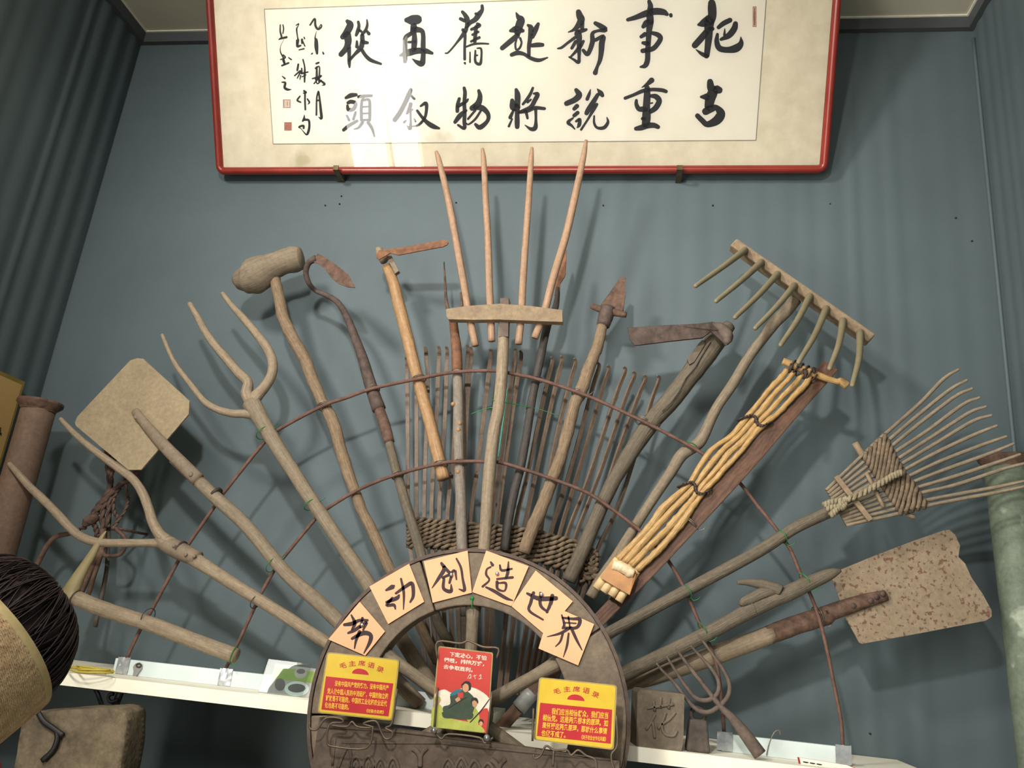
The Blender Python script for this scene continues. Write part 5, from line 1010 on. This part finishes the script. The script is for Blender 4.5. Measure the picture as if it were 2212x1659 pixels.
# shelf bracket under the left shelf
t = thing('shelf_bracket', at_y(*m8(470, 480), -.33), 'black scrolled iron bracket under the white shelf', 'bracket')
for pl, w in (([(352, 338), (400, 430), (432, 525)], 18), ([(590, 362), (560, 440), (525, 530)], 32)):
    mb = MB(); tube(mb, [at_y(*m8(x, y), -.33) for x, y in pl], [w/3.568*mpp(at_y(*m8(*pl[0]), -.33))]*3, 8, flat=.6); mb.build('strut', 'black_iron', t)
for pl in ([(250, 325), (255, 350), (280, 352), (300, 330)], [(555, 470), (500, 485), (478, 460), (490, 430), (520, 425)]):
    mb = MB(); tube(mb, [at_y(*m8(*p), -.335) for p in cr([tuple(p) for p in pl], 4)], .0045, 6); mb.build('scroll', 'black_iron', t)
mb = MB(); a = at_y(*m8(240, 320), -.33); b = at_y(*m8(640, 375), -.33); abox(mb, (a.x, -.345, ZS-.036), (b.x, -.02, ZS-.0305)); mb.build('plate', 'black_iron', t)
# sandstone slab
Yst = -.50
t = thing('stone_slab', (at_y(*k4(450, 1500), Yst).x, Yst+.05, 0), 'rough brown sandstone slab standing under the white shelf', 'stone slab')
sp = [at_y(*k4(x, y), Yst) for x, y in ((150, 1318), (265, 1305), (500, 1285), (720, 1272), (770, 1282), (805, 1310), (814, 1350), (800, 1500), (775, 1659), (740, 1850))]
sp += [Vector((sp[-1].x-.04, Yst, 0)), Vector((sp[0].x-.06, Yst, 0)), at_y(*k4(90, 1659), Yst)]
bm = bmesh.new(); vf = [bm.verts.new(p) for p in sp]; fc = bm.faces.new(vf)
r = bmesh.ops.extrude_face_region(bm, geom=[fc]); 
for v in r['geom']:
    if isinstance(v, bmesh.types.BMVert): v.co += Vector((-.02, .11, 0))
bmesh.ops.triangulate(bm, faces=bm.faces[:]); bmesh.ops.subdivide_edges(bm, edges=bm.edges[:], cuts=3, use_grid_fill=True)
bmesh.ops.subdivide_edges(bm, edges=[e for e in bm.edges if e.calc_length() > .03], cuts=2, use_grid_fill=True)
for v in bm.verts: v.co += Vector((noise.noise(v.co*22), noise.noise(v.co*22+Vector((5, 5, 5))), noise.noise(v.co*22+Vector((9, 1, 3)))))*.004
bmesh.ops.recalc_face_normals(bm, faces=bm.faces[:])
mb = MB(); bm.verts.ensure_lookup_table(); mb.add([v.co.copy() for v in bm.verts], [tuple(v.index for v in fa.verts) for fa in bm.faces]); bm.free(); mb.build('stone', 'sandstone', t)
mb = MB()
for pl in ([(245, 1305), (280, 1360), (340, 1405), (405, 1452)], [(365, 1420), (365, 1480), (335, 1550), (270, 1612)]):
    tube(mb, [at_y(*k4(x, y), Yst-.008) for x, y in cr([tuple(p) for p in pl], 5)], .0065, 8, flat=.7)
mb.build('hook_strap', 'black_iron', t)

# ================================================================== PIPES, SIGN, ROPES
def pipe(x, y, x2, y2, Y, hw, label, m_, rim, rimw, zf):
    a = at_y(x, y, Y); b = at_y(x2, y2, Y); d = (b-a).normalized(); e = a + d*((a.z-zf)/-d.z); r = hw*mpp(a)
    t = thing('metal_pipe', e, label, 'pipe'); ax = -d; L_ = (a-e).length
    mb = MB(); lathe(mb, e, [(0, 0), (r, 0), (r, L_*.5), (r*.99, L_*.9), (r, L_-.004), (r*.85, L_-.004), (r*.85, L_-.3)], 36, ax); mb.build('body', m_, t)
    mb = MB(); lathe(mb, a-ax*.03, [(r, 0), (r*1.06, .008), (r*rimw, .022), (r*rimw, .030), (r*.9, .034), (r*.86, .0)], 40, ax, .004); mb.build('rim', rim, t)
pipe(88, 868, 53, 991, -.20, 34, 'brown rusted metal pipe with a flared rim standing by the gold sign', 'pipe_rust', 'rust', 1.34, ZS+.001)
pipe(2170, 988, 2245, 1600, -.115, 42, 'pale green metal pipe with a rusty rim behind the willow rake', 'pipe_green', 'rust', 1.28, 0)
X0 = XL+.05
_a = at_x(54, 825, X0); _b = at_x(19, 1000, X0); _zb = 2*_b.z-_a.z
sg = [Vector((X0, _a.y-.36, _a.z)), _a, Vector((X0, _a.y, _zb)), Vector((X0, _a.y-.36, _zb))]
t = thing('gold_sign', sg[3], 'gold sign board on the left wall beside the brown pipe', 'sign')
mb = MB(); prism(mb, sg, (-.03, 0, 0)); mb.build('board', 'sign_edge', t)
mb = MB(); c = sum(sg, Vector())/4; mb.add([c+(p-c)*.95+Vector((.0008, 0, 0)) for p in sg], [(0, 1, 2, 3)], None, False); mb.build('face', 'gold_sign', t)
mb = MB(); text_quad(mb, '具', [(-9, 921), (5, 924), (4, 942), (-10, 939)], lambda x, y: at_x(x, y, X0+.0016), .01); mb.build('lettering', 'ink', t)
orp = -.10
def rtube(par, name, m_, pl, w, twist=True, off=orp):
    mb = MB(); q = cr([L5(*p) for p in pl], 8)
    if twist:
        for ph in (0, math.pi): tube(mb, [tp(x+.45*w/3.6*math.cos(k*.8+ph), y, off+.0008*w/3*math.sin(k*.8+ph)) for k, (x, y) in enumerate(q)], w/3.607*.62*mpp(tp(*q[0], off)), 6)
    else: tube(mb, [tp(x, y, off) for x, y in q], w/3.607*mpp(tp(*q[0], off)), 8, gn=.08, gs=40)
    mb.build(name, m_, par)
t = thing('rope_bundle', tp(*L5(890, 1380), orp), 'knotted brown ropes hanging on the wall behind the square shovel', 'rope')
for pl, w in (([(830, 200), (845, 400), (855, 560), (770, 690), (700, 790)], 17), ([(1060, 380), (1050, 470), (940, 530), (830, 640), (740, 760)], 18), ([(900, 250), (870, 420), (850, 600), (800, 740), (805, 900)], 16), ([(960, 420), (990, 600), (995, 660), (970, 740), (890, 850)], 10), ([(930, 560), (885, 640), (890, 740), (920, 800), (880, 880)], 12), ([(870, 560), (850, 700), (840, 860)], 14), ([(650, 870), (690, 820), (740, 850), (760, 930)], 16)):
    rtube(t, 'strand', 'rope', pl, w*1.45)
mb = MB(); ptube(mb, [L5(650, 850)+(5,), L5(690, 810)+(12,), L5(730, 790)+(12,), L5(760, 770)+(6,)], orp+.012, 5, 10, gn=.4, gs=60); mb.build('knot', 'rope', t)
t = thing('iron_hook', tp(*L5(230, 1290), orp), 'rusty bent iron hooks and ring hanging from the ropes', 'hook')
for pl, w in (([(620, 880), (540, 910), (440, 935), (370, 1000), (300, 1130), (235, 1285), (215, 1340)], 18), ([(800, 880), (800, 1000), (770, 1080), (700, 1210), (640, 1350), (600, 1440)], 20), ([(800, 1040), (740, 1220), (690, 1380), (670, 1450)], 16)):
    rtube(t, 'bar', 'rust', pl, w*1.1, False, orp+.02)
rtube(t, 'ring', 'rust', [(790, 1050), (830, 1085), (930, 1075), (975, 1010), (970, 940), (900, 870)], 15, False, orp+.02)
mb = MB(); P = tp(*L5(900, 870), orp+.02); tube(mb, [P+Vector((0, -.012, 0)), Vector((P.x, 0, P.z+.004))], .004, 8); mb.build('wall_nail', 'rust', t)
rtube(t, 'strap', 'cast_iron', [(870, 560), (850, 800), (840, 1000), (830, 1200), (770, 1500), (740, 1640)], 16, False, orp-.02)

# ================================================================== THE WINDOW BEHIND THE VIEWER
wy0, wy1, wz0, wz1 = -4.15, -2.45, .30, 2.30
w = MB(); abox(w, (XL+.014, wy0-.06, wz0-.06), (XL+.05, wy1+.06, wz0)); abox(w, (XL+.014, wy0-.06, wz1), (XL+.05, wy1+.06, wz1+.06))
for y in (wy0-.06, (wy0+wy1)/2-.02, wy1): abox(w, (XL+.014, y, wz0), (XL+.05, y+.06, wz1))
win = w.build('window_1', 'shelf', kind='structure')
for a, b in ((wy0, (wy0+wy1)/2-.02), ((wy0+wy1)/2+.04, wy1)):
    w = MB(); w.add([(XL+.02, a, wz0), (XL+.02, b, wz0), (XL+.02, b, wz1), (XL+.02, a, wz1)], [(0, 1, 2, 3)], None, False); w.build('pane', 'daylight', win)
w = MB(); abox(w, (XL, YB-.02, 0), (XR, YB, ZC)); w.build('wall_front', 'wall', kind='structure')

for (x, y) in ((702, 443), (737, 423), (733, 440), (985, 437), (1303, 443), (1540, 443), (1793, 440), (2065, 470), (2100, 520), (1880, 1585)):
    w = MB(); P = at_y(x, y, -.004); lathe(w, P, [(0, -.0006), (.0022, -.0004), (.003, .004)], 8, (0, 1, 0)); w.build('nail_hole', 'black_iron', WB_)

# ================================================================== THE PERSON LOOKING AT THE DISPLAY
HP = CAM + ray(-80, 1426)*(1.27/ray(-80, 1426).length)        # middle of the head
_d = ray(-80, 1426).normalized(); _rl = (RGT - _d*RGT.dot(_d)).normalized(); _ul = (UPV - _d*UPV.dot(_d)).normalized()
AX = (_rl*.76 + _ul*.62 + _d*.22).normalized()                # top of the head tips over to the side
FACE = Vector((-.35, .93, 0)); FACE = (FACE - AX*FACE.dot(AX)).normalized()   # faces the exhibits, away from the viewer
SIDE = FACE.cross(AX).normalized()
pers = thing('person', (HP.x-.20, HP.y+.02, 0), 'person in a red top and a woven open-crowned sun hat tilting the head', 'person')
def skin_body():
    V = []; E_ = []; Rr = []
    def v(p, r, par=None):
        p = Vector(p); p.z = p.z if p.z > 1.4 else p.z*1.05; V.append(p); Rr.append(r); i = len(V)-1
        if par is not None: E_.append((par, i))
        return i
    nb = HP - AX*.155 - FACE*.01
    bx, by = HP.x-.20, HP.y+.02
    pel = v((bx, by, .93), (.15, .11)); ab = v((bx+.005, by, 1.08), (.13, .10), pel); ch = v((bx+.03, by, 1.26), (.15, .11), ab)
    nk0 = v((nb.x*.62+(bx+.03)*.38, nb.y, 1.26+(nb.z-1.26)*.62), (.06, .06), ch); nk = v(nb, (.050, .050), nk0); hd = v(HP-AX*.09, (.066, .070), nk)
    hd2 = v(HP-AX*.02+FACE*.004, (.080, .092), hd); hd3 = v(HP+AX*.045-FACE*.006, (.078, .090), hd2); v(HP+AX*.095-FACE*.012, (.05, .058), hd3)
    for s in (-1, 1):
        hip = v((bx+s*.09, by, .88), (.085, .09), pel); kn = v((bx+s*.10, by+.02, .48), (.058, .06), hip); an = v((bx+s*.10, by, .09), (.04, .042), kn)
        v((bx+s*.11, by+.13, .035), (.042, .03), an)
        sh = v((bx+.03+s*.165, by, 1.32), (.055, .055), ch); el_ = v((bx+.02+s*.22, by+.02, 1.05), (.04, .04), sh); wr = v((bx+s*.22, by+.10, .82), (.027, .03), el_)
        pm = v((bx+s*.22, by+.12, .76), (.035, .018), wr)
        for k, (dy, L_) in enumerate(((-.024, .062), (-.008, .075), (.009, .078), (.026, .068))):
            a = v((bx+s*.215, by+.125+dy, .72), (.0088, .0088), pm); b = v((bx+s*.205, by+.13+dy, .72-L_*.5), (.0082, .0082), a); v((bx+s*.192, by+.127+dy, .72-L_), (.0075, .0075), b)
        a = v((bx+s*.205, by+.158, .775), (.011, .011), pm); v((bx+s*.195, by+.178, .735), (.0095, .0095), a)
    org = Vector(WLOC[pers.name]); me = bpy.data.meshes.new('body'); me.from_pydata([p-org for p in V], E_, [])
    o = bpy.data.objects.new('body', me); col.objects.link(o); o.parent = pers
    md = o.modifiers.new('skin', 'SKIN'); md.use_smooth_shade = True
    sk = me.skin_vertices[0].data if me.skin_vertices else None
    if sk is None:
        bm = bmesh.new(); bm.from_mesh(me); bm.verts.layers.skin.verify(); bm.to_mesh(me); bm.free(); sk = me.skin_vertices[0].data
    for i, r in enumerate(Rr): sk[i].radius = r; sk[i].use_root = (i == 0)
    sb = o.modifiers.new('sub', 'SUBSURF'); sb.levels = 2; sb.render_levels = 2
    me.materials.append(MATS['skin']); WLOC[o.name] = org; return o
body = skin_body()
def hp(a, s, f): return HP + AX*a + SIDE*s + FACE*f
def dome(name, m_, rows, seg=36, amp=0.0, close=True, parent=None, fs=60):
    """rows: (height along the head axis, side radius, front-back radius, front shift)"""
    mb = MB(); vs = []
    for (a, rs, rf, sh) in rows:
        for k in range(seg):
            g = 2*math.pi*k/seg; p = hp(a, rs*math.cos(g), rf*math.sin(g)+sh)
            if amp: p += (p-hp(a, 0, sh)).normalized()*amp*noise.noise(Vector((math.cos(g)*3, math.sin(g)*3, a*fs)))
            vs.append(p)
    n = len(rows); f_ = [(i*seg+k, i*seg+(k+1) % seg, (i+1)*seg+(k+1) % seg, (i+1)*seg+k) for i in range(n-1) for k in range(seg)]
    if close: f_.append(tuple((n-1)*seg+k for k in range(seg)))
    mb.add(vs, f_); return mb.build(name, m_, parent or pers)
hair = dome('hair', 'hair', [(-.060, .088, .098, -.022), (-.02, .096, .106, -.014), (.03, .099, .110, -.010), (.065, .093, .104, -.012), (.095, .072, .082, -.016), (.110, .042, .048, -.018), (.116, .012, .014, -.018)], 48, .010)
mb = MB(); rnd = random.Random(8)                       # loose strands swept to the crown
for k in range(420):
    g = rnd.uniform(0, 2*math.pi); pts = []; w_ = rnd.uniform(.985, 1.04); tw = rnd.gauss(0, .5)
    for (a_, rs_, rf_, sh_) in ((-.02, .098, .108, -.014), (.03, .101, .112, -.010), (.065, .095, .106, -.012), (.097, .074, .084, -.016), (.113, .043, .049, -.018), (.120, .010, .012, -.018)):
        g2 = g + tw*(a_+.02)*4; pts.append(tuple(hp(a_+.003*rnd.random(), rs_*w_*math.cos(g2), rf_*w_*math.sin(g2)+sh_)))
    q = cr(pts, 4); tube(mb, q, [.0013]*len(q), 3)
mb.build('hair_strands', 'hair', hair, kind='stuff')
# open-crowned woven sun hat: band round the head, brim towards the face
hat = dome('hat', 'hat_weave', [(-.098, .092, .104, -.014), (-.05, .109, .121, -.012), (-.01, .111, .123, -.011), (.025, .109, .121, -.010), (.028, .104, .116, -.010), (-.09, .088, .100, -.014)], 56, 0, False)
mb = MB()
for j in range(40):
    a = -.095+.118*j/39
    for ph in (0, 1):
        tube(mb, [hp(a+.0012*math.sin(k*1.57+ph*math.pi+j), (.1115-.75*abs(min(0, a+.03))**1.4)*math.cos(2*math.pi*k/120), (.1235-.75*abs(min(0, a+.03))**1.4)*math.sin(2*math.pi*k/120)-.011) for k in range(121)], .0013, 4)
mb.build('woven_rows', 'hat_weave', hat, kind='stuff')
dome('hat_edge_band', 'hat_band', [(.020, .1125, .1245, -.010), (.034, .1115, .1235, -.010), (.034, .105, .117, -.010), (.020, .106, .118, -.010)], 56, 0, False, hat)
mb = MB(); vs = []; n = 24                              # brim
for i in range(n+1):
    g = math.radians(20+140*i/n)
    for r, dz in ((0, -.062), (.05, -.072), (.085, -.085)): vs.append(hp(dz, (.108+r*.8)*math.cos(g), (.12+r)*math.sin(g)-.011))
mb.add(vs, [(i*3+k, (i+1)*3+k, (i+1)*3+k+1, i*3+k+1) for i in range(n) for k in range(2)]); mb.build('brim', 'hat_weave', hat)
# face
for s in (-1, 1):
    mb = MB(); lathe(mb, hp(-.015, s*.032, .082), [(0, -.010), (.008, -.007), (.011, 0), (.008, .007), (0, .010)], 14, FACE); mb.build('eye', 'poster_white', pers)
    mb = MB(); lathe(mb, hp(-.015, s*.032, .091), [(0, .003), (.004, .002), (.005, 0)], 12, FACE); mb.build('iris', 'hair', pers)
    mb = MB(); tube(mb, [hp(-.045, s*.080, -.002), hp(-.03, s*.088, -.012), hp(-.008, s*.090, -.012), hp(.004, s*.084, 0), hp(-.012, s*.080, .004)], [.006, .009, .010, .008, .005], 8); mb.build('ear', 'skin', pers)
mb = MB(); tube(mb, [hp(-.005, 0, .088), hp(-.03, 0, .100), hp(-.048, 0, .108), hp(-.056, 0, .094)], [.007, .009, .013, .009], 10); mb.build('nose', 'skin', pers)
mb = MB(); tube(mb, [hp(-.080, -.024, .076), hp(-.078, 0, .086), hp(-.080, .024, .076)], [.003, .006, .003], 8); mb.build('mouth', 'lip', pers)
# clothes
bx, by = HP.x-.20, HP.y+.02
def ringloft(name, m_, rows, seg=32):
    mb = MB(); vs = []
    for (x, y, z, rx, ry) in rows:
        for k in range(seg):
            g = 2*math.pi*k/seg; p = Vector((x+rx*math.cos(g), y+ry*math.sin(g), z*1.05)); p += Vector((math.cos(g), math.sin(g), 0))*.006*noise.noise(p*9); vs.append(p)
    n = len(rows); mb.add(vs, [(i*seg+k, i*seg+(k+1) % seg, (i+1)*seg+(k+1) % seg, (i+1)*seg+k) for i in range(n-1) for k in range(seg)]); return mb.build(name, m_, pers)
ringloft('top', 'red_cloth', [(bx, by, .84, .185, .145), (bx, by, .95, .180, .140), (bx+.005, by, 1.08, .160, .128), (bx+.02, by, 1.2, .180, .138), (bx+.03, by, 1.29, .195, .130), (bx+.032, by, 1.345, .165, .105), (bx+.055, by, 1.375, .095, .085), (bx+.07, by, 1.395, .078, .078)])
for s in (-1, 1):
    mb = MB(); tube(mb, [(bx+.03+s*.15, by, 1.38), (bx+.03+s*.185, by, 1.32), (bx+.025+s*.205, by+.01, 1.21), (bx+.02+s*.218, by+.018, 1.135)], [.070, .072, .066, .062], 20); mb.build('sleeve', 'red_cloth', pers)
    mb = MB(); tube(mb, [(bx+s*.085, by, 1.0), (bx+s*.09, by, .84), (bx+s*.10, by+.02, .504), (bx+s*.10, by+.002, .11)], [.105, .105, .080, .075], 20); mb.build('trouser_leg', 'trousers', pers)
    mb = MB(); tube(mb, [(bx+s*.10, by-.055, .045), (bx+s*.10, by+.02, .05), (bx+s*.107, by+.10, .045), (bx+s*.112, by+.185, .035)], [.036, .048, .05, .036], 14, flat=.9, round_end=(True, True)); mb.build('shoe', 'black_iron', pers)
